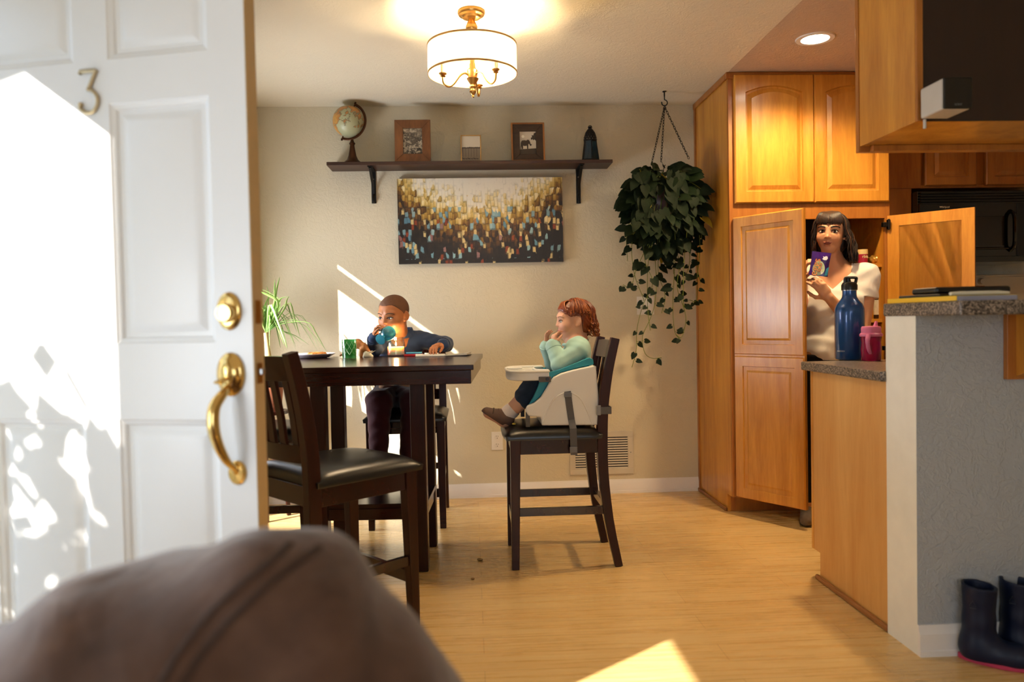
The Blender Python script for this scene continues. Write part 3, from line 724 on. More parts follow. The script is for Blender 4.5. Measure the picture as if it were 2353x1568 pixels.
chair.location = (-.505, 2.80, 0); chair.rotation_euler = (0, 0, R(-48)); WM[chair.name] = Matrix.Translation((-.505, 2.80, 0)) @ Matrix.Rotation(R(-48), 4, 'Z')
CBX, CBY = -.362, 4.36
chair_boy = dup(chair, (CBX, CBY, 0), PI, 'dark wood counter chair under the boy, behind the table against the back wall')
CTX, CTY = .375, 3.61
chair_tod = dup(chair, (CTX, CTY, 0), PI/2, 'dark wood counter chair seen from the side carrying the white booster seat')
chair_left = dup(chair, (-.985, 3.81, 0), -PI/2, 'dark wood counter chair left of the table, mostly hidden by the open white door')
# ---- square pedestal table
TZ = .925; nr_ = aZ(1088, 838, TZ); frr = aZ(1110, 812, TZ); TR = -math.atan2(frr.x-nr_.x, frr.y-nr_.y); TS = 1.06
ex_, ey_ = Vector((math.cos(TR), math.sin(TR), 0)), Vector((-math.sin(TR), math.cos(TR), 0))
tc = Vector((nr_.x, nr_.y, 0))-ex_*TS/2+ey_*TS/2
tb = thing('dining_table', 'square dark espresso counter-height dining table with shelf base', 'table', tc, TR)
def tl_(x, y): q = WM[tb.name].inverted() @ Vector((x, y, 0)); return q
h = TS/2
obj('tabletop', MB().box((-h, -h, TZ-.024), (h, h, TZ)), m_espx, tb, local=True, bevel=.004, bseg=3)
ap = MB(); i_ = .012
ap.box((-h+i_, -h+i_, TZ-.082), (h-i_, -h+i_+.022, TZ-.0245)).box((-h+i_, h-i_-.022, TZ-.082), (h-i_, h-i_, TZ-.0245)).box((-h+i_, -h+i_+.022, TZ-.082), (-h+i_+.022, h-i_-.022, TZ-.0245)).box((h-i_-.022, -h+i_+.022, TZ-.082), (h-i_, h-i_-.022, TZ-.0245))
obj('apron', ap, m_espx, tb, local=True, bevel=.002)
q = tl_(-.243, 3.46); px_, py_ = q.x, q.y; sp_ = .44; dy_ = .38
for x in (px_, px_-sp_):
    for y in (py_, py_+dy_):
        obj('leg', MB().box((x-.033, y-.033, 0), (x+.033, y+.033, TZ-.0245)), m_esp, tb, local=True, bevel=.006)
obj('base_shelf', MB().box((px_-sp_-.033, py_-.02, .285), (px_+.033, py_+dy_+.02, .305)).box((px_-sp_+.033, py_-.025, .235), (px_-.033, py_-.003, .285)).box((px_-sp_+.033, py_+dy_+.003, .235), (px_-.033, py_+dy_+.025, .285)).box((px_+.005, py_+.033, .235), (px_+.027, py_+dy_-.033, .285)).box((px_-sp_-.027, py_+.033, .235), (px_-sp_-.005, py_+dy_-.033, .285)), m_espx, tb, local=True, bevel=.002)
# ---- armchair back in the foreground
def suede():
    t = NT('brown suede'); v = t.coord(); a = t.noise(v, 4, 4, .6, .8); b = t.noise(v, 26, 4, .6)
    t.set(col=t.ramp(t.math('ADD', t.math('MULTIPLY', a, .7), t.math('MULTIPLY', b, .3)), [(.3, '3e2a20'), (.55, '5c4235'), (.75, '7a5e4c')]), rough=.75, sheen=.35, spec=.2)
    t.bump(t.noise(v, 9, 3, .5, .6), .5, .02); return t.m
m_suede = suede(); m_suededk = mat('brown suede seam', '3d2a20', rough=.85)
ac = thing('armchair', 'brown suede armchair back, close and blurred at the lower edge', 'armchair', (-.40, .95, 0))
def wrink(X, Y, Z): return .007*np.sin(X*20+Z*15+2*np.sin(Y*9))+.005*np.sin(X*38-Z*30+Y*18)
AK = .93; kp = AK/FPX
def Ap(x, y): return aY(x, y, AK)
ab, ac_, aa = Ap(626, 1480), Ap(772, 1700), Ap(110, 1790)
bk = relax(sdf_mesh([RC(ab, ac_, 236*kp, 302*kp, .06), RC(ab, aa, 236*kp, 372*kp, .06), RC(Ap(345, 1578), Ap(380, 1720), 268*kp, 285*kp, .06), BX((-.33, AK+.02, .33), (.26, .15, .26), None, .10, .10)], .011, disp=wrink), 2)
obj('backrest', bk, m_suede, ac, angle=180)
from mathutils.bvhtree import BVHTree
bvh = BVHTree.FromPolygons([Vector(v) for v in bk.v], bk.f)
sm = MB()
for ln_ in ([(668, 1250), (630, 1285), (555, 1345), (480, 1415), (420, 1490), (365, 1580)], [(735, 1258), (690, 1290), (618, 1345), (545, 1412), (475, 1490), (415, 1580)]):
    pts = []
    for q in bez([Vector((x, y, 0)) for x, y in ln_], 34):
        h_ = bvh.ray_cast(CC, ray(q.x, q.y).normalized())[0]
        if h_ is not None: pts.append(h_)
    sm.tube(pts, .0042, 6)
obj('seam', sm, m_suededk, ac)
obj('seat_cushion', relax(sdf_mesh([BX((-.62, 1.0, .33), (.24, .26, .13), None, .08, .03)], .014), 1), m_suede, ac, angle=180)
obj('base', MB().box((-.86, .76, .0), (-.06, 1.24, .22)), m_suede, ac, bevel=.03, bseg=3)
# ================================================================== ceiling lamp
LXc, LYc = .029, 3.374
def lz(y): return aY(1085, y, LYc).z
ztop, zbot, SR = lz(104), lz(172), .191
m_gold = mat('antique gold metal', 'c49a5a', .08, rough=.28, metal=1)
m_cream = mat('cream candle sleeve', 'f2e6c8', rough=.5)
def shade_mat():
    t = NT('cream fabric lamp shade'); v = t.coord((1, 1, .2)); f = t.noise(v, 160, 3)
    c = t.mix(f, 'e9cfa0', 'f6e2bb'); d = t.n('ShaderNodeBsdfDiffuse'); tr = t.n('ShaderNodeBsdfTranslucent'); mx = t.n('ShaderNodeMixShader'); mx.inputs[0].default_value = .42
    t.l(c, d.inputs[0]); t.l(c, tr.inputs[0]); t.l(d.outputs[0], mx.inputs[1]); t.l(tr.outputs[0], mx.inputs[2]); t.l(mx.outputs[0], t.out.inputs[0]); return t.m
m_bulb = NT('lit bulb glass').set(col='ffffff', ecol=(1, .78, .48), es=55).m
lamp = thing('ceiling_lamp', 'lit semi-flush ceiling lamp with cream drum shade and gold arms', 'lamp', (LXc, LYc, zbot))
cn = MB(); cn.lathe([(.0001, HC-.001), (.058, HC-.001), (.060, HC-.010), (.055, HC-.020), (.042, HC-.024), (.038, HC-.032), (.022, HC-.036), (.0001, HC-.037)][::-1], (LXc, LYc, 0))
obj('canopy', cn, m_gold, lamp)
stm = MB(); pr = [(.0001, HC-.036), (.014, HC-.036), (.014, HC-.045), (.020, HC-.052), (.026, HC-.068), (.024, HC-.085), (.016, HC-.095), (.020, HC-.100), (.018, HC-.107), (.011, HC-.112), (.010, zbot+.05), (.013, zbot+.045), (.013, zbot+.03), (.022, zbot+.022), (.024, zbot+.015), (.020, zbot-.012), (.026, zbot-.016), (.024, zbot-.022), (.012, zbot-.040), (.011, zbot-.048), (.016, zbot-.052), (.011, zbot-.058), (.012, zbot-.064), (.015, zbot-.072), (.008, zbot-.084), (.004, zbot-.088), (.006, zbot-.094), (.0001, zbot-.100)]
stm.lathe(pr, (LXc, LYc, 0), 24); obj('stem', stm, m_gold, lamp, angle=60)
sh = MB(); sh.lathe([(SR, zbot), (SR, ztop)], (LXc, LYc, 0), 64)
obj('shade', sh, shade_mat(), lamp, fixn=False)
m_trim2 = mat('tan shade binding', 'c79a5e', rough=.6)
for z in (zbot, ztop-.008):
    b = MB(); b.lathe([(SR+.0015, z), (SR+.0015, z+.008), (SR-.0015, z+.008), (SR-.0015, z), (SR+.0015, z)], (LXc, LYc, 0), 64); obj('shade_binding', b, m_trim2, lamp)
sp3 = MB()
for k in range(3):
    a = R(20+120*k); sp3.tube([(LXc+.012*math.cos(a), LYc+.012*math.sin(a), ztop-.006), (LXc+SR*math.cos(a), LYc+SR*math.sin(a), ztop-.006)], .0022, 6)
obj('shade_spider', sp3, m_gold, lamp)
for k, ang in enumerate((197, 317, 77)):
    a = R(ang); dx, dy = math.cos(a), math.sin(a)
    P_ = lambda r_, z: (LXc+dx*r_, LYc+dy*r_, zbot+z)
    arm = MB(); arm.tube(bez([P_(.018, -.004), P_(.035, .004), P_(.058, -.010), P_(.085, -.046), P_(.108, -.060), P_(.127, -.050), P_(.132, -.030), P_(.132, -.014)], 26), .0046, 10)
    arm.lathe([(.0001, 0), (.007, 0), (.012, .004), (.008, .009), (.016, .013), (.017, .017), (.0001, .017)], P_(.132, -.022), 16)
    ao = obj('arm', arm, m_gold, lamp)
    obj('candle_sleeve', MB().lathe([(.0001, 0), (.0095, 0), (.0095, .045), (.0001, .046)], P_(.132, -.004), 14), m_cream, ao)
    obj('bulb', MB().lathe([(.0001, 0), (.007, .001), (.013, .012), (.015, .022), (.011, .036), (.004, .05), (.0001, .054)], P_(.132, .041), 14), m_bulb, ao)
    light('lamp_bulb_light', 'POINT', P_(.132, .066), 66, (1, .75, .46), shadow_soft_size=.016)
# ---- recessed downlights in the kitchen ceiling
m_lens = NT('lit downlight lens').set(col='ffffff', ecol=(1, .90, .72), es=30).m
m_whiteenam = mat('white enamel', 'f0ece6', .02, rough=.35)
def downlight(x, y, label, power):
    t = thing('recessed_light', label, 'light', (x, y, HC-.01), group='recessed kitchen downlights')
    obj('trim_ring', MB().lathe([(.062, HC-.001), (.066, HC-.006), (.088, HC-.006), (.092, HC-.0006), (.062, HC-.0006)], (x, y, 0), 40), m_whiteenam, t)
    obj('lens', MB().lathe([(.0001, HC-.0025), (.062, HC-.0025), (.062, HC-.0007), (.0001, HC-.0007)], (x, y, 0), 32), m_lens, t)
    light('downlight_beam', 'SPOT', (x, y, HC-.012), power, (1, .72, .38), (0, 0, -1), spot_size=R(150), spot_blend=.6, shadow_soft_size=.06)
pc = aZ(1873, 88, HC)
downlight(pc.x, pc.y, 'lit round recessed ceiling light in front of the tall pantry', 85)
downlight(2.45, 3.0, 'recessed kitchen ceiling light further right behind the hanging cabinet', 14)
# ================================================================== shelf on the back wall
m_walnut = wood('dark walnut shelf board', '26130a', '4a2818', 'x', 6, 14, .45)
m_walnut2 = wood('reddish walnut underside', '3a1c0e', '6b3a20', 'x', 6, 14, .5)
m_iron = mat('black iron', '100f0f', .1, .1, 300, rough=.5, metal=.5)
SX0, SX1 = aY(750, 377, D-.195).x, aY(1408, 375, D-.195).x
SYf = D-.195; SZ = aY(1083, 377, SYf).z; ST = .020; STop = SZ+ST
shf = thing('wall_shelf', 'long dark wooden wall shelf on two black iron brackets', 'shelf', ((SX0+SX1)/2, D, SZ))
so = obj('board', MB().box((SX0, SYf, SZ), (SX1, D-.001, STop)), m_walnut, shf, bevel=.002)
for px in (859, 1329):
    x = aY(px, 440, D).x; zb = aY(px, 468, D).z; b = MB()
    b.box((x-.014, D-.006, zb), (x+.014, D-.0005, SZ)).box((x-.014, SYf+.02, SZ-.006), (x+.014, D-.0005, SZ-.0005))
    b.sweep(bez([(x, D-.008, zb+.05), (x, D-.03, zb+.10), (x, D-.09, SZ-.06), (x, SYf+.03, SZ-.008)], 12), .016, .006)
    b.tube(bez([(x, D-.006, zb+.055), (x, D-.022, zb+.035), (x, D-.024, zb+.012), (x, D-.006, zb+.004)], 12), .007, 8)
    bo = obj('bracket', b, m_iron, shf, bevel=.001)
    for zz in (SZ-.05, SZ-.11):
        obj('screw', MB().ell((x, D-.007, zz), (.004, .002, .004)), m_steel, bo)
# ---- globe
gy = 4.735; gc = aY(801, 279, gy); gr_ = .0935
glb = thing('globe', 'antique style desk globe on a bronze stand at the left end of the shelf', 'globe', (aY(810, 360, gy).x, gy, STop))
def globe_mat():
    t = NT('parchment map sphere'); v = t.coord(); a = t.noise(v, 7.5, 6, .58, .3); li = t.noise(v, 40, 2)
    land = t.ramp(a, [(.505, 'a9ab86'), (.518, '3a3a26'), (.528, 'b86a1e'), (.61, 'd59a3a'), (.72, '9a5a20')])
    t.set(col=t.mix(t.math('MULTIPLY', li, .35), land, 'c9c39a'), rough=.4); return t.m
m_bronze = mat('dark bronze', '4a2c18', .15, rough=.35, metal=.8)
obj('sphere', MB().ell(gc, (gr_, gr_, gr_), seg=40, rings=24), globe_mat(), glb)
ax_ = Vector((.42, -.1, 1)).normalized(); sd = Vector((1, -.25, -.42)); sd = (sd-ax_*sd.dot(ax_)).normalized()
mer = [gc+(ax_*math.cos(a)+sd*math.sin(a))*(gr_+.013) for a in [PI*i/30 for i in range(31)]]
mb_ = MB(); mb_.tube(mer, .005, 8, flat=(.6, 1.5)); obj('meridian_ring', mb_, m_bronze, glb)
for s in (1, -1): obj('axis_pin', MB().lathe([(.0001, 0), (.004, 0), (.004, .016), (.007, .018), (.005, .028), (.0001, .03)], M=Matrix.Translation(gc+ax_*s*gr_*.99) @ (ax_*s).to_track_quat('Z', 'X').to_matrix().to_4x4(), seg=12), m_bronze, glb)
bs = MB(); bx_ = aY(810, 360, gy).x; zt = mer[20].z+.0
ks = (gc.z-gr_-.012-STop)/.104; bs.lathe([(r_, STop+z*ks) for r_, z in [(.0001, 0), (.052, 0), (.054, .006), (.046, .012), (.034, .018), (.024, .035), (.017, .06), (.013, .078), (.019, .086), (.012, .092), (.008, .102), (.0001, .112)]], (bx_, gy, 0), 28)
obj('stand', bs, m_bronze, glb)
# ---- picture frames
def bw_print(name, stops, sx, sy, ysc=1, det=8):
    t = NT(name); v = t.coord((1, 1, ysc)); f = t.noise(v, sx, det, .68, .4); c = t.n('ShaderNodeTexCoord'); sp = t.n('ShaderNodeSeparateXYZ'); t.l(c.outputs['Object'], sp.inputs[0])
    t.set(col=t.ramp(t.math('ADD', t.math('MULTIPLY', f, .75), t.math('MULTIPLY', sp.outputs[2], sy)), stops), rough=.3); return t.m
m_fr1 = wood('mid brown mango wood', '5a3214', '8f5a2c', 'z', 8, 5, .5, .1)
m_fr3 = wood('weathered dark wood', '2a1c12', '4a3420', 'x', 12, 6, .6, .15); m_fr3b = wood('light frame edge wood', '7a4a1e', 'a86c30', 'z', 8, 8, .5)
m_paper = mat('photo paper', 'd8cdb8', .03, rough=.4)
def frame_pts(x0, y0, x1, y1, Y):
    a, b = aY(x0, y0, Y), aY(x1, y1, Y); return a.x, b.x, STop, a.z
def picture_frame(label, x0, y0, x1, y1, bw, m_f, m_p, Y=4.685, lean=.10, dep=.02, outer=None):
    xa, xb, z0, z1 = frame_pts(x0, y0, x1, y1, Y); w_, h_ = xb-xa, z1-z0
    t = thing('framed_photo', label, 'picture frame', ((xa+xb)/2, Y, z0))
    M_ = Matrix.Translation(((xa+xb)/2, Y, z0+dep*lean)) @ Matrix.Rotation(-lean, 4, 'X')
    W = w_/2; f = MB()
    for q in ([(-W, 0), (W, 0), (W-bw, bw), (-W+bw, bw)], [(W, 0), (W, h_), (W-bw, h_-bw), (W-bw, bw)], [(W, h_), (-W, h_), (-W+bw, h_-bw), (W-bw, h_-bw)], [(-W, h_), (-W, 0), (-W+bw, bw), (-W+bw, h_-bw)]):
        f.quadprism([M_ @ Vector((x, dep, z)) for x, z in q], [M_ @ Vector((x, (0 if abs(abs(x)-W) < 1e-6 and False else 0.0), z)) for x, z in q])
    obj('frame', f, m_f, t, bevel=.0015)
    if outer:
        f2 = MB(); e = .010
        for a_, b_ in (((-W-e, -.003, -.0), (-W, dep, h_+e)), ((W, -.003, 0), (W+e, dep, h_+e)), ((-W, -.003, h_), (W, dep, h_+e)), ((-W, -.003, -.0), (W, dep, .006))): f2.box(a_, b_, M_)
        obj('outer_edge', f2, outer, t, bevel=.001)
    po = MB(); k = bw-.001; po.box((-W+k, dep*.45, k), (W-k, dep*.6, h_-k), M_); obj('photo', po, m_p, t, smooth=False)
    obj('backing', MB().box((-W+.01, dep, .012), (W-.01, dep+.003, h_-.01), M_), m_dark, t, smooth=False)
    return t, M_, W, h_
picture_frame('wide brown wooden picture frame with a mountain photo, left on the shelf', 905, 273, 990, 366, .050, m_fr1, bw_print('black and white mountain photo', [(.36, '14100c'), (.45, '4a4036'), (.50, 'c8baa2'), (.55, '30281f'), (.66, '8a7c6a'), (.74, 'd8cab0')], 30, 1.4))
tf, Mf2, Wf, hf = picture_frame('small thin gold framed harbour photo in the middle of the shelf', 1058, 309, 1106, 366, .005, m_gold, m_paper, dep=.012)
m_ink = mat('dark photo ink', '3a2f26', rough=.4); m_mid = mat('grey photo ink', '7f7262', rough=.4); m_pale = mat('pale photo ink', 'cfc3ae', rough=.4)
def on(mb, M_, poly, y=.0053): return mb.add([M_ @ Vector((x, y, z)) for x, z in poly], [list(range(len(poly)))])
sea = MB(); on(sea, Mf2, [(-Wf+.006, .006), (Wf-.006, .006), (Wf-.006, hf*.50), (-Wf+.006, hf*.50)], .0052); obj('photo_water', sea, m_mid, tf, smooth=False)
ln = MB(); rr_ = random.Random(3)
sk = [(-Wf+.006, hf*.5)]
for i in range(12): x = -Wf+.008+i*(2*Wf-.016)/11; sk += [(x, hf*.5+.006+.004*rr_.random()), (x+.003, hf*.5+.006+(.012 if i == 4 else .003)*rr_.random())]
sk.append((Wf-.006, hf*.5)); on(ln, Mf2, sk, .0050)
for i in range(6):
    x = -Wf+.012+i*.0165; on(ln, Mf2, [(x, .03), (x+.0018, .03), (x+.0018, hf*.5+.008*rr_.random()), (x, hf*.5+.004)], .0048)
    on(ln, Mf2, [(x-.006, .026-.004*(i % 2)), (x+.012, .020), (x+.008, .014), (x-.003, .018)], .0047)
obj('photo_boats', ln, m_ink, tf, smooth=False)
te, Me, We, he = picture_frame('dark wooden picture frame with an elephant photo, right on the shelf', 1178, 284, 1249, 364, .042, m_fr3, m_paper, outer=m_fr3b)
k = .042; x0, x1, z0, z1 = -We+k, We-k, k, he-k; ws, hs_ = x1-x0, z1-z0
E_ = lambda u, v: (x0+u*ws, z0+v*hs_)
gd = MB(); on(gd, Me, [E_(0, 0), E_(1, 0), E_(1, .26), E_(0, .22)], .0075)
on(gd, Me, [E_(*p) for p in [(.04, .24), (.06, .5), (.12, .6), (.28, .62), (.40, .60), (.47, .64), (.56, .63), (.63, .55), (.66, .45), (.72, .40), (.74, .44), (.69, .36), (.62, .38), (.58, .46), (.52, .44), (.51, .24), (.44, .24), (.43, .38), (.3, .36), (.2, .38), (.19, .24), (.11, .24), (.10, .36), (.07, .24)]], .0072)
on(gd, Me, [E_(*p) for p in [(.72, .62), (.68, .72), (.76, .74), (.74, .84), (.84, .82), (.88, .92), (1, .94), (1, .58), (.9, .66), (.84, .6), (.8, .68)]], .0072)
obj('photo_elephant', gd, m_ink, te, smooth=False)
mn = MB(); on(mn, Me, [(E_(.2, .78)[0]+.009*math.cos(a), E_(.2, .78)[1]+.009*math.sin(a)) for a in [2*PI*i/20 for i in range(20)]], .0074); obj('photo_moon', mn, mat('bright moon print', 'fff8e6', rough=.4), te, smooth=False)
# ---- moroccan lantern
m_blueg = NT('dark teal lantern glass').set(col='0d3346', rough=.08, trans=.35).m
lny = 4.72; lc = aY(1357, 366, lny); lt = aY(1353, 289, lny).z; LHt = lt-STop; lx = lc.x
ln_ = thing('lantern', 'small dark moroccan lantern with teal glass at the right end of the shelf', 'lantern', (lx, lny, STop))
def ngon(r_, z, n=6, ph=PI/6): return [(lx+r_*math.cos(2*PI*i/n+ph), lny+r_*math.sin(2*PI*i/n+ph), z) for i in range(n)]
z1_ = STop+LHt*.56
b0, b1 = ngon(.054, STop+.008), ngon(.038, z1_); gl = MB(); gl.add(b0+b1, [(i, (i+1) % 6, 6+(i+1) % 6, 6+i) for i in range(6)]); obj('glass', gl, m_blueg, ln_, smooth=False)
fm = MB(); fm.add(ngon(.058, STop)+ngon(.057, STop+.010), [(i, (i+1) % 6, 6+(i+1) % 6, 6+i) for i in range(6)]+[list(range(6)), list(range(6, 12))])
for i in range(6): fm.tube([b0[i], b1[i]], .0032, 6); fm.tube([b1[i], b1[(i+1) % 6]], .0032, 6)
obj('metal_frame', fm, m_iron, ln_)
dm = MB(); rows = [(.040, z1_), (.038, z1_+LHt*.12), (.030, z1_+LHt*.24), (.017, z1_+LHt*.33), (.008, z1_+LHt*.36)]
dm.lathe(rows+[(.007, z1_+LHt*.38), (.011, z1_+LHt*.40), (.006, z1_+LHt*.42), (.0001, z1_+LHt*.425)], (lx, lny, 0), 24); obj('dome', dm, m_iron, ln_)
pf = MB()
for j in range(3):
    for i in range(14):
        a = 2*PI*(i+.5*j)/14; r_, z = .0395-.003*j*j*.6, z1_+LHt*(.05+.06*j); pf.ell((lx+r_*math.cos(a), lny+r_*math.sin(a), z), (.0028, .0028, .003), seg=6, rings=4)
obj('pierced_holes', pf, mat('grey painted light in holes', '5a564e', rough=.6), ln_)  # solid grey dots; light through the holes is put into their colour
obj('top_ring', MB().tube([(lx+.011*math.cos(a), lny, lt-.010+.011*math.sin(a)) for a in [2*PI*i/18 for i in range(18)]], .0022, 6, closed=True), m_iron, ln_)
# ---- painting
def paint_mat(w_, h_):
    t = NT('abstract mosaic oil paint'); c = t.n('ShaderNodeTexCoord'); sp = t.n('ShaderNodeSeparateXYZ'); t.l(c.outputs['Object'], sp.inputs[0])
    x, z = sp.outputs[0], sp.outputs[2]
    v = t.n('ShaderNodeCombineXYZ'); nz = t.noise(c.outputs['Object'], 14, 3); 
    t.l(t.math('MULTIPLY', t.math('ADD', x, t.math('MULTIPLY', nz, .012)), 1/.019), v.inputs[0]); t.l(t.math('MULTIPLY', t.math('ADD', z, t.math('MULTIPLY', nz, .02)), 1/.036), v.inputs[1])
    vo = t.n('ShaderNodeTexVoronoi', distance='CHEBYCHEV', voronoi_dimensions='2D'); vo.inputs['Scale'].default_value = 1; vo.inputs['Randomness'].default_value = .75; t.l(v.outputs[0], vo.inputs['Vector'])
    s2 = t.n('ShaderNodeSeparateColor'); t.l(vo.outputs['Color'], s2.inputs[0]); r1, r2, r3 = s2.outputs
    zz = t.math('DIVIDE', z, h_)            # 0 bottom .. 1 top
    ax2 = t.math('MULTIPLY', t.math('DIVIDE', x, w_), t.math('DIVIDE', x, w_))
    stn = t.n('ShaderNodeMapping'); t.l(c.outputs['Object'], stn.inputs[0]); stn.inputs['Scale'].default_value = (60, 1, 5); streak = t.noise(stn.outputs[0], 1, 4, .6)
    br = t.math('SUBTRACT', t.math('MULTIPLY', t.math('SUBTRACT', zz, .06), 1.12), t.math('MULTIPLY', ax2, 1.9)); br = t.math('ADD', br, t.math('MULTIPLY', t.math('SUBTRACT', r1, .5), .30)); br = t.math('ADD', br, t.math('MULTIPLY', t.math('SUBTRACT', streak, .5), .45))
    base = t.ramp(br, [(.02, '120b06'), (.18, '2a1808'), (.32, '6b4412'), (.46, 'a9822f'), (.57, 'd8b762'), (.67, 'f2e0a6'), (.8, 'f8efd8')])
    band = t.math('MULTIPLY', t.math('LESS_THAN', zz, .66), t.math('GREATER_THAN', zz, .05))
    blue = t.math('MULTIPLY', t.math('GREATER_THAN', r2, .80), band); org = t.math('MULTIPLY', t.math('GREATER_THAN', r3, .955), t.math('LESS_THAN', zz, .7)); crm = t.math('MULTIPLY', t.math('LESS_THAN', r3, .10), t.math('LESS_THAN', zz, .8))
    lat = t.math('SUBTRACT', 1, t.math('MULTIPLY', ax2, 2.4), clamp=True)
    bl = t.math('MULTIPLY', blue, t.math('ADD', .35, t.math('MULTIPLY', lat, .6)))
    cc = t.mix(bl, base, t.mix(r1, '5f93a8', '9cc3c4')); cc = t.mix(t.math('MULTIPLY', crm, .8), cc, 'e3c887'); cc = t.mix(t.math('MULTIPLY', org, .7), cc, '9a3d0c')
    # thin dark gaps between the strokes, fading out in the pale centre
    gap = t.math('GREATER_THAN', vo.outputs['Distance'], t.math('ADD', .36, t.math('MULTIPLY', r2, .12))); gap = t.math('MULTIPLY', gap, t.math('SUBTRACT', 1.15, t.math('MULTIPLY', br, 1.2), clamp=True))
    gap = t.math('MULTIPLY', gap, t.math('ADD', .35, streak))
    t.set(col=t.mix(t.math('MULTIPLY', gap, .9, clamp=True), cc, '1c1006'), rough=.4); t.bump(t.math('SUBTRACT', streak, gap), .3, .002); return t.m
a, b = aY(912, 411, D-.035), aY(1295, 601, D-.035)
pg = thing('painting', 'wide abstract mosaic painting in gold, brown and blue under the shelf', 'painting', ((a.x+b.x)/2, D, b.z))
obj('canvas', MB().box((a.x, D-.035, b.z), (b.x, D-.001, a.z)), paint_mat(b.x-a.x, a.z-b.z), pg, smooth=False)
# ---- wall plates and vent
m_plate = mat('white wall plate', 'efeae4', .02, rough=.3)
a, b = aY(1129, 993, D), aY(1156, 1034, D)
ot = thing('wall_outlet', 'white double electrical outlet low on the back wall', 'outlet', ((a.x+b.x)/2, D, b.z))
obj('cover_plate', MB().box((a.x, D-.006, b.z), (b.x, D-.0005, a.z)), m_plate, ot, bevel=.002)
for s in (.28, .72):
    z = b.z+(a.z-b.z)*s; so_ = obj('socket', MB().lathe([(.0001, .0085), (.0155, .0085), (.0165, .0075), (.0165, 0)], M=Matrix.Translation(((a.x+b.x)/2, D-.0005, z)) @ Matrix.Rotation(PI/2, 4, 'X'), seg=24), m_plate, ot)
    sl = MB(); xx = (a.x+b.x)/2
    sl.box((xx-.007, D-.0098, z+.001), (xx-.0048, D-.0088, z+.009)).box((xx+.0048, D-.0098, z+.002), (xx+.007, D-.0088, z+.008)).ell((xx, D-.0093, z-.007), (.0026, .0008, .0026)); obj('slots', sl, m_dark, so_, smooth=False)
a, b = aY(1463, 682, D), aY(1503, 723, D)
sw = thing('light_switch', 'white double light switch plate on the back wall behind the trailing vines', 'switch', ((a.x+b.x)/2, D, b.z))
obj('cover_plate', MB().box((a.x, D-.006, b.z), (b.x, D-.0005, a.z)), m_plate, sw, bevel=.002)
for s in (.28, .72):
    x = a.x+(b.x-a.x)*s; z = (a.z+b.z)/2; obj('toggle', MB().box((x-.015, D-.008, z-.03), (x+.015, D-.006, z+.03)).box((x-.004, D-.016, z), (x+.004, D-.008, z+.012)), m_plate, sw, bevel=.001)
a, b = aY(1308, 994, D), aY(1456, 1088, D); m_vent = mat('beige painted vent metal', 'cfc6b3', .03, rough=.5)
vt = thing('vent_grille', 'beige wall vent grille above the baseboard behind the booster chair', 'vent', ((a.x+b.x)/2, D, b.z))
e = .036; f = MB(); f.box((a.x, D-.008, b.z), (b.x, D-.0005, b.z+e)).box((a.x, D-.008, a.z-e), (b.x, D-.0005, a.z)).box((a.x, D-.008, b.z+e), (a.x+e, D-.0005, a.z-e)).box((b.x-e, D-.008, b.z+e), (b.x, D-.0005, a.z-e))
obj('frame', f, m_vent, vt, bevel=.002); obj('duct', MB().box((a.x+e, D-.0028, b.z+e), (b.x-e, D-.0005, a.z-e)), m_black, vt, smooth=False)
n = 13
for i in range(n):
    z = b.z+e+(i+.5)*(a.z-b.z-2*e)/n; obj('louvre', MB().quadprism([(a.x+e, D-.003, z+.000), (b.x-e, D-.003, z+.000), (b.x-e, D-.0055, z-.0075), (a.x+e, D-.0055, z-.0075)], [(a.x+e, D-.004, z+.001), (b.x-e, D-.004, z+.001), (b.x-e, D-.0068, z-.0065), (a.x+e, D-.0068, z-.0065)]), m_vent, vt, smooth=False)
for s in (a.x+e/2, b.x-e/2): obj('screw', MB().ell((s, D-.009, (a.z+b.z)/2), (.004, .002, .004)), m_steel, vt)
# ================================================================== plants
def leaf_mat(name, a, b, rough=.4, spots=None):
    t = NT(name); v = t.coord(); f = t.noise(v, 9, 3); c = t.mix(f, a, b)
    if spots: c = t.mix(t.math('MULTIPLY', t.math('GREATER_THAN', t.noise(v, 170, 2), .66), .55), c, spots)
    t.set(col=c, rough=rough, spec=.2); return t.m
m_poth = leaf_mat('dark pothos leaf', '091408', '13260c', .65, '2c4026'); m_vine = leaf_mat('pale green vine', '5a6a28', '86903f', .6)
m_yel = leaf_mat('yellowed leaf', '9a8a2a', 'b8a440', .5)
def heart(mb, p, d, n, L, rng):
    """pothos leaf: base p, direction d, normal n, length L; folded along the rib with a drooping tip"""
    d = Vector(d).normalized(); s = d.cross(Vector(n)); s = s.normalized() if s.length > 1e-3 else d.orthogonal().normalized(); n = s.cross(d); w_ = L*rng.uniform(.34, .42); fold = rng.uniform(.15, .5)
    P = lambda u, v, h: p+d*u*L+s*v*w_+n*(h*L)
    mid = [P(.08, 0, 0), P(.3, 0, -.01), P(.6, 0, -.04), P(.85, 0, -.10), P(1.0, 0, -.17)]
    lf = [P(-.05, .55, .10*fold*2), P(.22, 1, .22*fold), P(.55, .82, .14*fold-.03), P(.84, .36, .03*fold-.09)]
    rt = [P(-.05, -.55, .10*fold*2), P(.22, -1, .22*fold), P(.55, -.82, .14*fold-.03), P(.84, -.36, .03*fold-.09)]
    mb.add(mid+lf+rt, [(0, 1, 6, 5), (1, 2, 7, 6), (2, 3, 8, 7), (3, 4, 8), (1, 0, 9, 10), (2, 1, 10, 11), (3, 2, 11, 12), (4, 3, 12)])
PYh = 4.56; rg_ = random.Random(11)
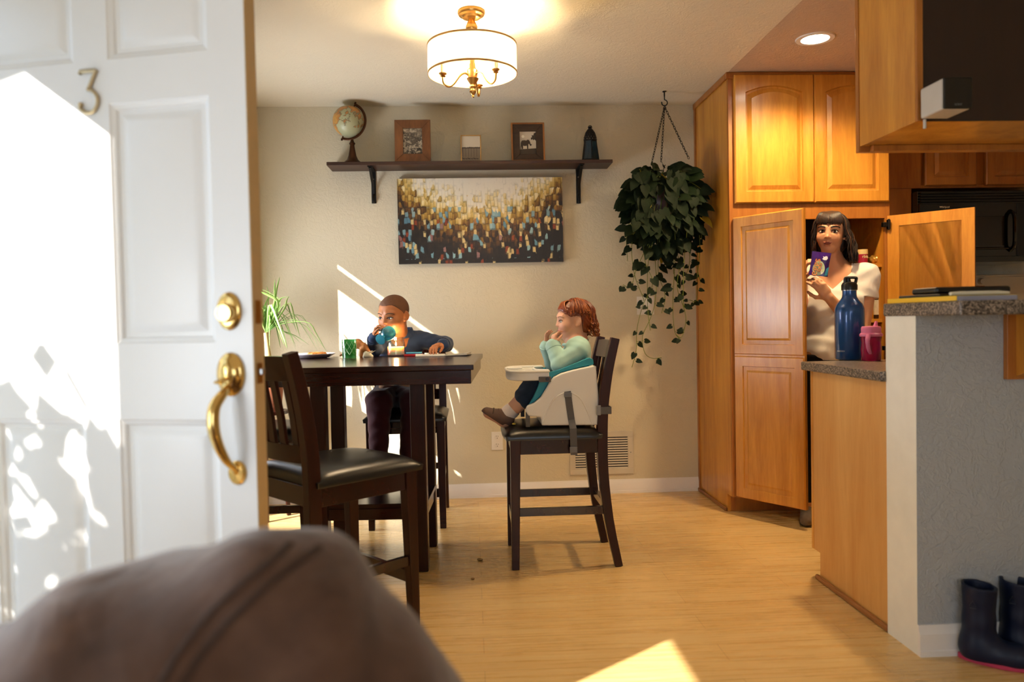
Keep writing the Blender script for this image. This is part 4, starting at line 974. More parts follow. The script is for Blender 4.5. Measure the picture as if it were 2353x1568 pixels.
hp = thing('hanging_plant', 'dark trailing pothos plant hanging from the ceiling by three black chains', 'plant', (aY(1528, 450, PYh).x, PYh, aY(1528, 450, PYh).z))
def HP(x, y, dy=0): return aY(x, y, PYh+dy)
top = HP(1527, 245); ceil_p = Vector((top.x, PYh, HC))
hk = MB(); hk.tube([ceil_p, ceil_p-Vector((0, 0, .03))], .004, 8); hk.lathe([(.0001, HC-.004), (.012, HC-.004), (.012, HC-.0005)], (top.x, PYh, 0), 14)
cz = top+Vector((0, 0, .022)); hk.tube([ceil_p-Vector((0, 0, .03))]+[cz+Vector((.017*math.sin(a), 0, .017*math.cos(a))) for a in [2*PI*i/20*.8 for i in range(21)]], .0032, 8)
obj('ceiling_hook', hk, m_iron, hp)
pot_c = HP(1530, 462); PR = .105
def chain(a, b):
    mb = MB(); n = max(6, int((b-a).length/.0155)); t = (b-a).normalized(); x0 = t.orthogonal().normalized(); y0 = t.cross(x0)
    for i in range(n):
        c = a+(b-a)*((i+.5)/n); x = x0 if i % 2 else y0
        mb.tube([c+t*.0105*math.cos(q)+x*.0052*math.sin(q) for q in [2*PI*k/10 for k in range(10)]], .0016, 5, closed=True)
    return mb
for q in (HP(1497, 378, -.06), HP(1519, 372, .08), HP(1583, 365, -.02)): obj('chain', chain(top, q), m_iron, hp)
pt = MB(); z0 = pot_c.z-.10; pt.lathe([(.0001, z0), (.075, z0), (PR, z0+.15), (PR+.008, z0+.155), (PR+.008, z0+.17), (PR-.006, z0+.17), (PR-.01, z0+.15), (.0001, z0+.148)], (pot_c.x, PYh, 0), 28)
obj('pot', pt, mat('dark red brown pot', '3a1710', .1, rough=.5), hp)
fol, yl, vin = MB(), MB(), MB()
def clampw(p): return Vector((min(p.x, XK-.03), min(p.y, D-.02), min(p.z, HC-.05)))
nst = 0
for i in range(430):
    a = rg_.uniform(0, 2*PI); u = rg_.uniform(.15, 1)**.6
    cx, cyy = 1530+92*u*math.cos(a), 448+(135 if math.sin(a) > 0 else 66)*u*math.sin(a)
    if math.sin(a) < 0 and abs(math.cos(a)) > .75: cyy += 12
    dep = rg_.uniform(-.21, .13)*(1.1-.5*u)
    p = clampw(HP(cx, cyy, dep)); out = Vector((math.cos(a), dep*4-.35, -math.sin(a)*.5-.55+rg_.uniform(-.25, .25)))
    L = rg_.uniform(.055, .10)
    d = out.normalized(); 
    if p.x+d.x*L > XK-.012: d.x = -abs(d.x)*.3
    if p.y+d.y*L > D-.015: d.y = -abs(d.y)
    n_ = Vector((rg_.uniform(-.5, .5), -1, .5+rg_.uniform(-.4, .4)))
    heart(yl if i % 61 == 5 else fol, p, d, n_, L, rg_)
    base = pot_c+Vector((math.cos(a)*.05, dep*.3, .05)); 
    if i % 3 == 0: vin.tube(bez([base, (base+p)/2+Vector((0, 0, .05)), p], 6), .0017, 5)
for i in range(90):
    p = HP(1530+rg_.uniform(-70, 70), rg_.uniform(392, 520), rg_.uniform(-.21, -.15)); d = Vector((rg_.uniform(-.7, .7), -.35, -1))
    heart(yl if i == 40 else fol, p, d, Vector((rg_.uniform(-.4, .4), -1, .35)), rg_.uniform(.055, .09), rg_)
VN = [[(1478, 520), (1482, 600), (1500, 650), (1478, 700), (1464, 755), (1462, 805), (1452, 845)], [(1500, 540), (1508, 640), (1504, 700), (1493, 735), (1476, 775), (1482, 812), (1500, 824), (1520, 822)],
      [(1556, 520), (1550, 620), (1546, 700), (1550, 760), (1562, 780)], [(1582, 500), (1572, 600), (1570, 690), (1576, 735), (1566, 775), (1552, 768)], [(1600, 470), (1608, 560), (1602, 640), (1600, 690), (1585, 690)],
      [(1490, 560), (1462, 620), (1450, 660), (1432, 655)], [(1520, 540), (1512, 620), (1528, 680), (1520, 720)], [(1470, 500), (1452, 560), (1458, 630), (1480, 690)], [(1535, 520), (1560, 600), (1556, 660), (1572, 710)],
      [(1590, 480), (1612, 540), (1600, 600), (1610, 650)], [(1510, 520), (1490, 600), (1488, 700), (1494, 760)], [(1455, 480), (1440, 540), (1442, 600)], [(1570, 520), (1585, 590), (1575, 640)], [(1530, 520), (1545, 580), (1548, 630)]]
for vi, v in enumerate(VN):
    dy0 = [-.06, .02, .05, -.04, .0, -.08, .06, -.02, .03, .04, -.05, 0, .02, .06][vi % 14]
    pts = bez([clampw(HP(x, y, dy0)) for x, y in v], 26); vin.tube([pot_c+Vector((0, dy0, 0))]+pts, .0019, 5)
    for k in range(3, 26, 2):
        if rg_.random() < (.95 if k < 10 else .55):
            p = pts[k]; t_ = (pts[k]-pts[k-1]).normalized(); sd_ = 1 if (k//2) % 2 else -1
            d = Vector((sd_*rg_.uniform(.4, 1), rg_.uniform(-.6, .2), rg_.uniform(-1, .1))); L = (.062 if k < 10 else .04)*rg_.uniform(.75, 1.2)
            q = p+d.normalized()*.012; vin.tube([p, q], .0012, 4)
            if q.x+L > XK-.01: d.x = -abs(d.x)
            heart(fol, q, d, Vector((rg_.uniform(-.4, .4), -1, .3)), L, rg_)
obj('leaves', fol, m_poth, hp, fixn=False, angle=180); obj('yellow_leaves', yl, m_yel, hp, fixn=False, angle=180); obj('vines', vin, m_vine, hp)
# ---- strap-leaved palm by the garden door
m_strap = leaf_mat('striped strap leaf', '4a7a34', '9fbf6a', .4); m_trunk = mat('tan plant stem', 'b39a68', .2, .3, 60, rough=.8)
sy = 4.50; sb = aY(612, 765, sy)
spl = thing('potted_palm', 'potted plant with arching green strap leaves behind the table by the garden door', 'plant', (sb.x, sy, .62))
obj('pot', MB().lathe([(.0001, .62), (.07, .62), (.095, .83), (.102, .835), (.102, .855), (.09, .855), (.088, .835), (.0001, .83)], (sb.x, sy, 0), 28), mat('terracotta pot', '9a5a3a', .1, rough=.7), spl)
obj('trunk', MB().tube(bez([(sb.x, sy, .83), (sb.x+.006, sy, .92), (sb.x-.004, sy, sb.z)], 10), [.028, .026, .024, .022, .02, .018, .016, .014, .013, .012], 10), m_trunk, spl)
stl = MB(); rs = random.Random(5)
ends = [(640, 690, 590, 660), (655, 760, 700, 790), (700, 745, 752, 800), (680, 725, 735, 798), (650, 720, 688, 800), (600, 700, 588, 790), (590, 690, 585, 760), (630, 700, 640, 790), (660, 700, 690, 770), (600, 720, 597, 800), (620, 705, 655, 800), (640, 735, 665, 800), (610, 690, 606, 660), (595, 700, 575, 740), (625, 690, 632, 640), (670, 730, 702, 742), (640, 715, 672, 748), (605, 715, 570, 790), (590, 705, 560, 780), (650, 700, 672, 690), (628, 725, 622, 800), (612, 700, 640, 670)]
for i in range(44):
    e = ends[i % len(ends)]; j = lambda s_: rs.uniform(-s_, s_)
    dm_ = rs.uniform(-.10, .10); m_ = aY(e[0]+j(10), e[1]+j(10), sy+dm_*.6); t_ = aY(e[2]+j(12), e[3]+j(10), sy+dm_)
    m_.x = max(m_.x, XL+.03); t_.x = max(t_.x, XL+.03); m_.y = min(m_.y, D-.03); t_.y = min(t_.y, D-.03)
    pts = bez([sb, sb+Vector(((m_.x-sb.x)*.4, (m_.y-sy)*.4, .05)), m_, (m_+t_)/2+Vector((0, 0, .012)), t_], 14)
    stl.tube(pts, [.004, .0075, .009, .0095, .0095, .009, .0088, .0085, .008, .0072, .0062, .005, .0035, .001], 6, flat=(1, .16))
obj('leaves', stl, m_strap, spl, angle=180)
pst = thing('plant_stand', 'slim dark plant stand under the potted palm behind the table', 'stand', (sb.x, sy, 0))
obj('top', MB().lathe([(.0001, .60), (.11, .60), (.11, .619), (.0001, .619)], (sb.x, sy, 0), 28), m_esp, pst)
for k in range(3):
    a = R(30+120*k); obj('leg', MB().bar((sb.x+.10*math.cos(a), sy+.10*math.sin(a), 0), (sb.x+.07*math.cos(a), sy+.07*math.sin(a), .60), .022, .022), m_esp, pst, bevel=.003)
# ================================================================== things on the table
m_china = mat('lilac white china', 'ddd6e0', .02, rough=.2); m_food = mat('golden baked pastry', 'd28a3c', .35, .6, 60, vscale=50, rough=.6)
p = aZ(720, 823, TZ); pl = thing('plate', 'pale dinner plate with a pastry, left on the table', 'plate', p)
obj('dish', MB().lathe([(.0001, .006), (.07, .006), (.085, .009), (.115, .022), (.118, .024), (.117, .020), (.086, .003), (.07, 0), (.0001, .001)], (p.x, p.y, TZ+.0005), 48), m_china, pl)
pp = Vector((p.x+.022, p.y-.01, TZ+.008))
fo = relax(sdf_mesh([EL(pp+Vector((0, 0, .010)), (.050, .045, .011), None, .01)]+[EL(pp+Vector((.036*math.cos(a), .032*math.sin(a), .015)), (.017, .017, .009), None, .006) for a in [k*.9 for k in range(7)]], .003, disp=lambda X, Y, Z: .0015*np.sin(X*300)*np.sin(Y*260)), 1)
tag(obj('pastry', fo, m_food, None, angle=180), 'golden brown round pastry lying on the pale plate', 'food')
def tinted(name, col, rough=.02, refl=.10, tint_diff=0):
    t = NT(name); tr = t.n('ShaderNodeBsdfTransparent'); gl_ = t.n('ShaderNodeBsdfGlossy'); gl_.inputs['Roughness'].default_value = rough
    lw_ = t.n('ShaderNodeLayerWeight'); lw_.inputs[0].default_value = .35; fac = t.math('ADD', t.math('MULTIPLY', lw_.outputs['Facing'], .45), refl*.5, clamp=True)
    tr.inputs[0].default_value = lin(col); a_ = tr.outputs[0]
    if tint_diff:
        df = t.n('ShaderNodeBsdfTranslucent'); df.inputs[0].default_value = lin(col); m0 = t.n('ShaderNodeMixShader'); m0.inputs[0].default_value = tint_diff; t.l(a_, m0.inputs[1]); t.l(df.outputs[0], m0.inputs[2]); a_ = m0.outputs[0]
    mx = t.n('ShaderNodeMixShader'); t.l(fac, mx.inputs[0]); t.l(a_, mx.inputs[1]); t.l(gl_.outputs[0], mx.inputs[2]); t.l(mx.outputs[0], t.out.inputs[0]); return t.m
m_green = tinted('green glass', '8fd4a0', .06, .1, .5); m_clear = tinted('clear glass', 'f6f8f8'); m_aqua = tinted('aqua glass', '6fc6dc', .03, .1, .4)
m_etch = mat('etched white lines', 'cfe4d2', rough=.6)
p = aZ(803, 823, TZ); gh, grd = .098, .0375
gg = thing('green_glass', 'green glass tumbler with etched white diamond pattern on the table', 'glass', p)
obj('tumbler', MB().lathe([(.0001, 0), (grd*.94, 0), (grd*.96, .003), (grd, gh), (grd-.0022, gh), (grd*.92, .012), (.0001, .012)], (p.x, p.y, TZ+.0005), 40), m_green, gg)
et = MB()
for k in range(9):
    for s in (-1, 1):
        et.tube([(p.x+(grd+.0002)*math.cos(2*PI*k/9+s*u*1.15), p.y+(grd+.0002)*math.sin(2*PI*k/9+s*u*1.15), TZ+.018+u*.072) for u in [i/14 for i in range(15)]], .0006, 4)
obj('etched_lines', et, m_etch, gg)
# candle
p = aZ(910, 819, TZ); jr, jh = .0495, .103
cj = thing('candle', 'lit white candle burning in a clear glass jar on the table', 'candle', p)
obj('jar', MB().lathe([(.0001, 0), (jr-.006, 0), (jr, .006), (jr, jh-.026), (jr-.003, jh-.02), (jr-.001, jh-.017), (jr-.003, jh-.012), (jr-.001, jh-.008), (jr-.003, jh), (jr-.006, jh), (jr-.006, jh-.022), (jr-.003, jh-.028), (jr-.003, .008), (.0001, .008)], (p.x, p.y, TZ+.0005), 44), m_clear, cj)
wax = NT('white candle wax'); wax.set(col='f0e6d6', rough=.5, sss=1.0); wax.b.inputs['Subsurface Radius'].default_value = (.05, .03, .018); wax.b.inputs['Subsurface Scale'].default_value = 1
wo = obj('wax', MB().lathe([(.0001, .0095), (jr-.0045, .0095), (jr-.0045, .052), (jr-.012, .050), (.0001, .0495)], (p.x, p.y, TZ), 40), wax.m, cj)
obj('wick', MB().tube([(p.x, p.y, TZ+.049), (p.x+.001, p.y, TZ+.058)], .0009, 6), m_black, cj)
m_flame = NT('candle flame').set(col='ffd08a', ecol=(1, .62, .22), es=26).m
obj('flame', MB().lathe([(.0001, 0), (.0035, .004), (.0045, .009), (.003, .016), (.0012, .022), (.0001, .025)], (p.x+.001, p.y, TZ+.056), 14), m_flame, cj)
light('candle_flame_light', 'POINT', (p.x+.001, p.y, TZ+.074), 1.6, (1, .62, .28), shadow_soft_size=.008)
# small tumbler with an orange drink behind the toy
p = aZ(846, 821, TZ); p.y += .1; tg = thing('drinking_glass', 'small clear tumbler of peach coloured drink behind the toy dinosaur', 'glass', p)
obj('tumbler', MB().lathe([(.0001, 0), (.024, 0), (.029, .085), (.0275, .085), (.0225, .006), (.0001, .006)], (p.x, p.y, TZ+.0005), 32), m_clear, tg)
obj('drink', MB().lathe([(.0001, .0065), (.0220, .0065), (.0255, .055), (.0001, .055)], (p.x, p.y, TZ+.0005), 32), mat('peach drink', 'f0b27c', rough=.3), tg)
# toy horned dinosaur
p = aZ(832, 822, TZ); p.y += .06; k = .00205   # metres per pixel here
def dp(x, y, dy=0): q = aY(x, y, p.y+dy); q.z = max(q.z, TZ+.004); return q
m_toy = mat('tan and cream toy rubber', 'b5743c', .25, rough=.55, vscale=40); m_toyc = mat('cream toy rubber', 'e6dcc6', .06, rough=.55)
dt = thing('toy_dinosaur', 'tan and cream horned toy dinosaur between the green glass and the candle', 'toy', p)
body = [RC(dp(800, 800, .02), dp(822, 790, .01), .016, .022, .02), RC(dp(822, 790, .01), dp(838, 800), .022, .018, .02), RC(dp(800, 800, .02), dp(782, 818, .03), .014, .005, .015), RC(dp(836, 800), dp(846, 810, -.01), .017, .015, .015), EL(dp(838, 798, -.0), (.010, .022, .022), None, .012)]
for x, dy in ((806, -.012), (806, .035), (830, -.018), (832, .03)): body.append(RC(dp(x, 805, dy), dp(x-1, 821, dy), .009, .007, .01))
obj('body', relax(sdf_mesh(body, .003), 1), m_toy, dt, angle=180)
fc = [RC(dp(842, 812, -.016), dp(855, 820, -.022), .0135, .007, .012), RC(dp(846, 812, -.018), dp(856, 806, -.03), .006, .0018, .006), RC(dp(850, 812, -.008), dp(863, 806, -.016), .006, .0018, .006), RC(dp(838, 818, -.02), dp(852, 822, -.022), .010, .008, .01)]
obj('face', relax(sdf_mesh(fc, .0022), 1), m_toyc, dt, angle=180)
# pens, notebooks
m_red = mat('red plastic', 'c42a2e', .03, rough=.3); m_sky = mat('light blue plastic', '4aa0cc', .03, rough=.3); m_white = mat('white paper', 'efece6', .02, rough=.6); m_nbk = mat('black notebook cover', '151414', .1, rough=.5)
def flatbox(mb, c, dx, dy, h_, ang, z): return mb.box((-dx/2, -dy/2, 0), (dx/2, dy/2, h_), Matrix.Translation((c.x, c.y, z)) @ Matrix.Rotation(ang, 4, 'Z'))
c = aZ(950, 818, TZ)
tag(obj('marker_case', flatbox(MB(), c, .075, .12, .010, R(-12), TZ+.0005), m_red, None, bevel=.004, bseg=3), 'flat red plastic case on the table beside the candle', 'case')
tag(obj('marker_pen', MB().tube([(c.x-.035, c.y-.050, TZ+.0165), (c.x-.02, c.y-.05, TZ+.0165), (c.x+.050, c.y-.043, TZ+.0165)], [.0055, .006, .0055], 12), m_sky, None), 'light blue marker lying on the flat red case', 'pen')
c = aZ(988, 820, TZ); c.y += .04
nbk = thing('notebook', 'white notebook with black cover under the hand of the boy', 'notebook', (c.x, c.y, TZ))
obj('cover', flatbox(MB(), c, .16, .12, .0018, R(4), TZ+.0004), m_nbk, nbk, smooth=False); obj('pages', flatbox(MB(), c, .156, .117, .008, R(4), TZ+.0023), m_white, nbk, smooth=False)
c = aZ(1052, 818, TZ); c.y += .02
bk2 = thing('picture_book', 'thin open paper booklet near the right edge of the table', 'book', (c.x, c.y, TZ))
obj('cover', flatbox(MB(), c, .125, .15, .0016, R(-9), TZ+.0004), m_nbk, bk2, smooth=False)
M_ = Matrix.Translation((c.x, c.y, TZ+.002)) @ Matrix.Rotation(R(-9), 4, 'Z'); pg_ = MB(); n = 10; vs = []
for i in range(n): u = i/(n-1); vs += [M_ @ Vector((-.06+.12*u, -.073, .004+.010*u*u)), M_ @ Vector((-.06+.12*u, .073, .004+.012*u*u)), M_ @ Vector((-.06+.12*u, .073, .001+.004*u*u)), M_ @ Vector((-.06+.12*u, -.073, .001+.004*u*u))]
pg_.add(vs, [(i*4+j, i*4+(j+1) % 4, i*4+4+(j+1) % 4, i*4+4+j) for i in range(n-1) for j in range(4)]+[(0, 1, 2, 3), (n*4-4, n*4-3, n*4-2, n*4-1)]); obj('pages', pg_, mat('grey printed paper', 'b9b4a6', .1, rough=.6), bk2, smooth=False)
# ================================================================== counter: bottle and sippy cup
m_bblue = NT('metallic blue bottle paint').set(col='10498c', rough=.25, metal=.3, coat=.6).m
CZ = .908; p = aZ(1953, 826, CZ); sc = (p-CC).length/FPX*1.02; Wb = 58*sc/2; Hb = (830-657)*sc
wb = thing('water_bottle', 'large blue metal water bottle with black loop cap on the granite counter', 'bottle', p)
f_ = lambda y: (830-y)*sc*.985
obj('body', MB().lathe([(.0001, 0), (Wb*.93, 0), (Wb, .006), (Wb, f_(732)), (Wb*.98, f_(724)), (Wb*.86, f_(714)), (Wb*.62, f_(706)), (Wb*.50, f_(700)), (Wb*.47, f_(694)), (Wb*.47, f_(686)), (.0001, f_(686))], (p.x, p.y, CZ+.0003), 48), m_bblue, wb)
obj('steel_rim', MB().lathe([(Wb*.44, f_(686.5)), (Wb*.50, f_(686.5)), (Wb*.50, f_(684.5)), (Wb*.44, f_(684.5))], (p.x, p.y, CZ), 32), m_steel, wb)
cp = MB(); cp.lathe([(.0001, f_(685)), (Wb*.54, f_(685)), (Wb*.54, f_(675)), (Wb*.44, f_(669)), (.0001, f_(667))], (p.x, p.y, CZ), 32)
co = obj('cap', cp, m_black, wb)
lo = MB(); zc = CZ+f_(664); lp_ = [(-.55*Wb*.6, .0), (-.50*Wb*.6, .022), (.2*Wb, .026), (.56*Wb, .026), (.50*Wb, .010), (.42*Wb, -.012)]
lo.tube(bez([(p.x-Wb*.30, p.y, CZ+f_(672)), (p.x-Wb*.28, p.y, CZ+f_(660)), (p.x+Wb*.05, p.y, CZ+f_(659)), (p.x+Wb*.48, p.y, CZ+f_(659.5)), (p.x+Wb*.50, p.y, CZ+f_(664)), (p.x+Wb*.40, p.y, CZ+f_(674))], 20), .0085, 10, flat=(1, .75)); lo.tube([(p.x-Wb*.02, p.y, CZ+f_(672)), (p.x-Wb*.12, p.y, CZ+f_(660))], .011, 10)
obj('loop', lo, m_black, co)
v_ = (CC-p); v_.z = 0; v_.normalize(); sdx = Vector((-v_.y, v_.x, 0))
pos = p+(v_*.80-sdx*.60).normalized()*(Wb+.0004)+Vector((0, 0, f_(812)))
nn = (v_*.80-sdx*.60).normalized(); ux_ = Vector((-nn.y, nn.x, 0)); Mt = Matrix(((ux_.x, 0, nn.x, pos.x), (ux_.y, 0, nn.y, pos.y), (ux_.z, 1, nn.z, pos.z), (0, 0, 0, 1)))
def wrap(mb, c, r_):
    out = []
    for q in mb.v:
        q = Vector(q); l_ = (q-pos).dot(ux_); a = l_/r_; z = q.z; out.append(tuple(Vector((c.x, c.y, 0))+(nn*math.cos(a)+ux_*math.sin(a))*(r_+.0005+max(0, (q-pos).dot(nn)))+Vector((0, 0, z))))
    mb.v = out; return mb
lt_ = wrap(text_mb('KANTEEN', .0085, Mt, .0003), p, Wb); obj('lettering', lt_, mat('pale lettering', 'c8d4e0', rough=.4), wb)
p = aZ(2002, 829, CZ); sc = (p-CC).length/FPX*1.02; Ws = 44*sc/2; g_ = lambda y: (831-y)*sc
m_pinkt = NT('translucent magenta plastic').set(col='c2145e', rough=.12, trans=.55).m; m_pink = mat('pink plastic lid', 'e07aa8', .03, rough=.35)
sc_ = thing('sippy_cup', 'pink sippy cup with a spout standing beside the blue bottle', 'cup', p)
obj('cup', MB().lathe([(.0001, 0), (Ws*.80, 0), (Ws*.86, .004), (Ws*.90, g_(805)), (Ws*.84, g_(793)), (Ws*.92, g_(782)), (Ws*.95, g_(781)), (.0001, g_(780))], (p.x, p.y, CZ+.0003), 40), m_pinkt, sc_)
obj('lid', MB().lathe([(Ws*.9, g_(782)), (Ws*1.0, g_(781)), (Ws*1.0, g_(777)), (Ws*.86, g_(774)), (Ws*.86, g_(764)), (Ws*.78, g_(761)), (.0001, g_(760))], (p.x, p.y, CZ), 40), m_pink, sc_)
spt = MB(); spt.tube([(p.x+Ws*.42, p.y, CZ+g_(762)), (p.x+Ws*.46, p.y, CZ+g_(757)), (p.x+Ws*.50, p.y, CZ+g_(752)), (p.x+Ws*.50, p.y, CZ+g_(750.5))], [.0115, .0075, .006, .004], 14); obj('spout', spt, m_pink, sc_)
hb = MB(); hv = v_*.0
fx = (CC-p); fx.z = 0; fx.normalize(); q = p+fx*(Ws*.92)+Vector((-Ws*.25, 0, 0))
hb.tube(bez([q+Vector((0, 0, g_(777))), q+fx*.012+Vector((-.004, 0, g_(790))), q+fx*.012+Vector((.0, 0, g_(805))), q+fx*(-.002)+Vector((.008, 0, g_(816)))], 14), [.011, .011, .010, .010, .009, .009, .008, .008, .008, .008, .008, .008, .007, .006], 10, flat=(1, .55)); obj('handle', hb, m_pink, sc_)
# ================================================================== papers on the bar top
BT = 1.1405
def bar_stack(name, label, cat, x0, x1, yn, yf, z0, z1, m, bev=.001):
    return tag(obj(name, MB().box((x0, yn, z0), (x1, yf, z1), None), m, None, bevel=bev), label, cat)
yn = bt0+.03; xa = max(aY(2160, 694, yn).x, BX0+.006); xb2 = aY(2338, 694, yn).x
mg = thing('magazine', 'thick magazine with a yellow spine at the front left of the bar top', 'magazine', ((xa+xb2)/2, (yn+bt1)/2, BT))
obj('pages', MB().box((xa+.001, yn, BT), (xb2, bt1-.02, BT+.0135)), mat('grey magazine page edges', '9a98a4', .15, rough=.6), mg, smooth=False)
obj('spine', MB().box((xa-.001, yn-.001, BT), (xa+.001, bt1-.02, BT+.0137)), mat('yellow magazine spine', 'f2c21a', .02, rough=.4), mg, smooth=False)
obj('cover', MB().box((xa-.001, yn, BT+.0137), (xb2+.001, bt1-.02, BT+.0147)), mat('yellow magazine cover', 'd8b82a', .1, rough=.4), mg, smooth=False)
z2 = BT+.0149
bar_stack('tablet', 'flat black tablet lying on the yellow magazine', 'tablet', aY(2120, 686, 2.42).x, aY(2190, 686, 2.42).x+.10, 2.33, 2.56, z2, z2+.009, m_black, .003)
z3 = z2+.0092
cl = MB(); ca, cb2 = aY(2184, 686, yn+.03), aY(2318, 686, yn+.03); cl.tube([(ca.x, yn+.03, z2+.0062), (ca.x+.03, yn+.03, z2+.0068), (cb2.x-.03, yn+.032, z2+.0068), (cb2.x, yn+.033, z2+.006)], [.005, .0065, .0065, .005], 14, flat=(1.5, 1.0))
tag(obj('rolled_napkin', cl, mat('cream cloth', 'd6d2bf', .08, .3, 120, rough=.8), None), 'rolled cream cloth napkin on top of the magazine stack', 'napkin')
bc = aY(2215, 676, 2.40); tag(obj('glasses_case', MB().box((aY(2134, 676, 2.40).x, 2.36, z3+.0006), (aY(2305, 676, 2.40).x, 2.50, z3+.022)), m_black, None, bevel=.009, bseg=4), 'long black case resting on the tablet, top of the bar pile', 'case')
bcp = aY(2334, 690, yn+.10); tag(obj('binder_clip', MB().box((xb2+.004, yn+.08, BT), (xb2+.018, yn+.12, BT+.02)), m_black, None, bevel=.003), 'small black clip standing at the right end of the magazine', 'clip')
# ================================================================== things inside the pantry
ypn = YF+.09
a, b = aY(1971, 574, ypn), aY(1993, 605, ypn); gx = (a.x+b.x)/2; gw = (b.x-a.x)/2
gm = thing('gum_bottle', 'small red bottle with cream lid on the upper pantry shelf', 'bottle', (gx, ypn, SH1))
obj('body', MB().lathe([(.0001, 0), (gw*.95, 0), (gw, .004), (gw, (a.z-SH1)*.66), (.0001, (a.z-SH1)*.68)], (gx, ypn, SH1+.0005), 24), mat('raspberry red label', 'a01e3c', .1, rough=.4), gm)
obj('lid', MB().lathe([(gw*.98, (a.z-SH1)*.66), (gw*1.04, (a.z-SH1)*.68), (gw*1.0, a.z-SH1), (.0001, a.z-SH1+.001)], (gx, ypn, SH1), 24), mat('cream lid', 'dcc48a', rough=.4), gm)
obj('lettering', text_mb('rbit', .024, Matrix.Translation((gx, ypn-gw-.0012, SH1+(a.z-SH1)*.50)) @ Matrix.Rotation(PI/2, 4, 'X')), mat('pale gold lettering', 'e8d8a8', rough=.4), gm)
a, b = aY(1996, 582, ypn+.02), aY(2027, 605, ypn+.02); c = (a+b)/2
sn = relax(sdf_mesh([EL((c.x, ypn+.03, SH1+.026), ((b.x-a.x)/2, .045, .026), None, .01)], .004, disp=lambda X, Y, Z: .004*np.sin(X*170+Z*90)*np.sin(Y*150-Z*120)), 0)
tag(obj('snack_bag', sn, mat('shiny gold wrapping', 'b88a3c', .6, rough=.25, vscale=60, metal=.5), None, angle=180), 'crumpled shiny gold snack bag on the upper pantry shelf', 'bag')
a, b = aY(2008, 667, ypn), aY(2026, 733, ypn); gx = (a.x+b.x)/2; hw = (b.x-a.x)/2; hh = a.z-SH2
sb_ = thing('sauce_bottle', 'dark bottle with red cap and white label on the middle pantry shelf', 'bottle', (gx, ypn, SH2))
obj('body', MB().lathe([(.0001, 0), (hw*.95, 0), (hw, .004), (hw, hh*.72), (hw*.7, hh*.84), (.0001, hh*.85)], (gx, ypn, SH2+.0005), 24), mat('dark brown sauce', '2c140c', rough=.2), sb_)
obj('cap', MB().lathe([(hw*.72, hh*.84), (hw*.74, hh), (.0001, hh*1.003)], (gx, ypn, SH2), 20), mat('red cap', '9c1f1c', rough=.4), sb_)
obj('label', MB().lathe([(hw+.0006, hh*.14), (hw+.0006, hh*.66)], (gx, ypn, SH2), 24), mat('pale label', 'c9bfa8', .25, rough=.5, vscale=70), sb_, fixn=False)
a, b = aY(2010, 850, ypn), aY(2030, 880, ypn); gx = (a.x+b.x)/2
jar = thing('spice_jar', 'small glass jar with steel lid on the lowest visible pantry shelf', 'jar', (gx, ypn, SH3))
obj('body', MB().lathe([(.0001, 0), (.022, 0), (.024, .004), (.024, .045), (.0001, .046)], (gx, ypn, SH3+.0005), 24), mat('amber spice', '7a4a20', rough=.2), jar); obj('lid', MB().lathe([(.024, .046), (.025, .047), (.025, .062), (.0001, .063)], (gx, ypn, SH3), 24), m_steel, jar)
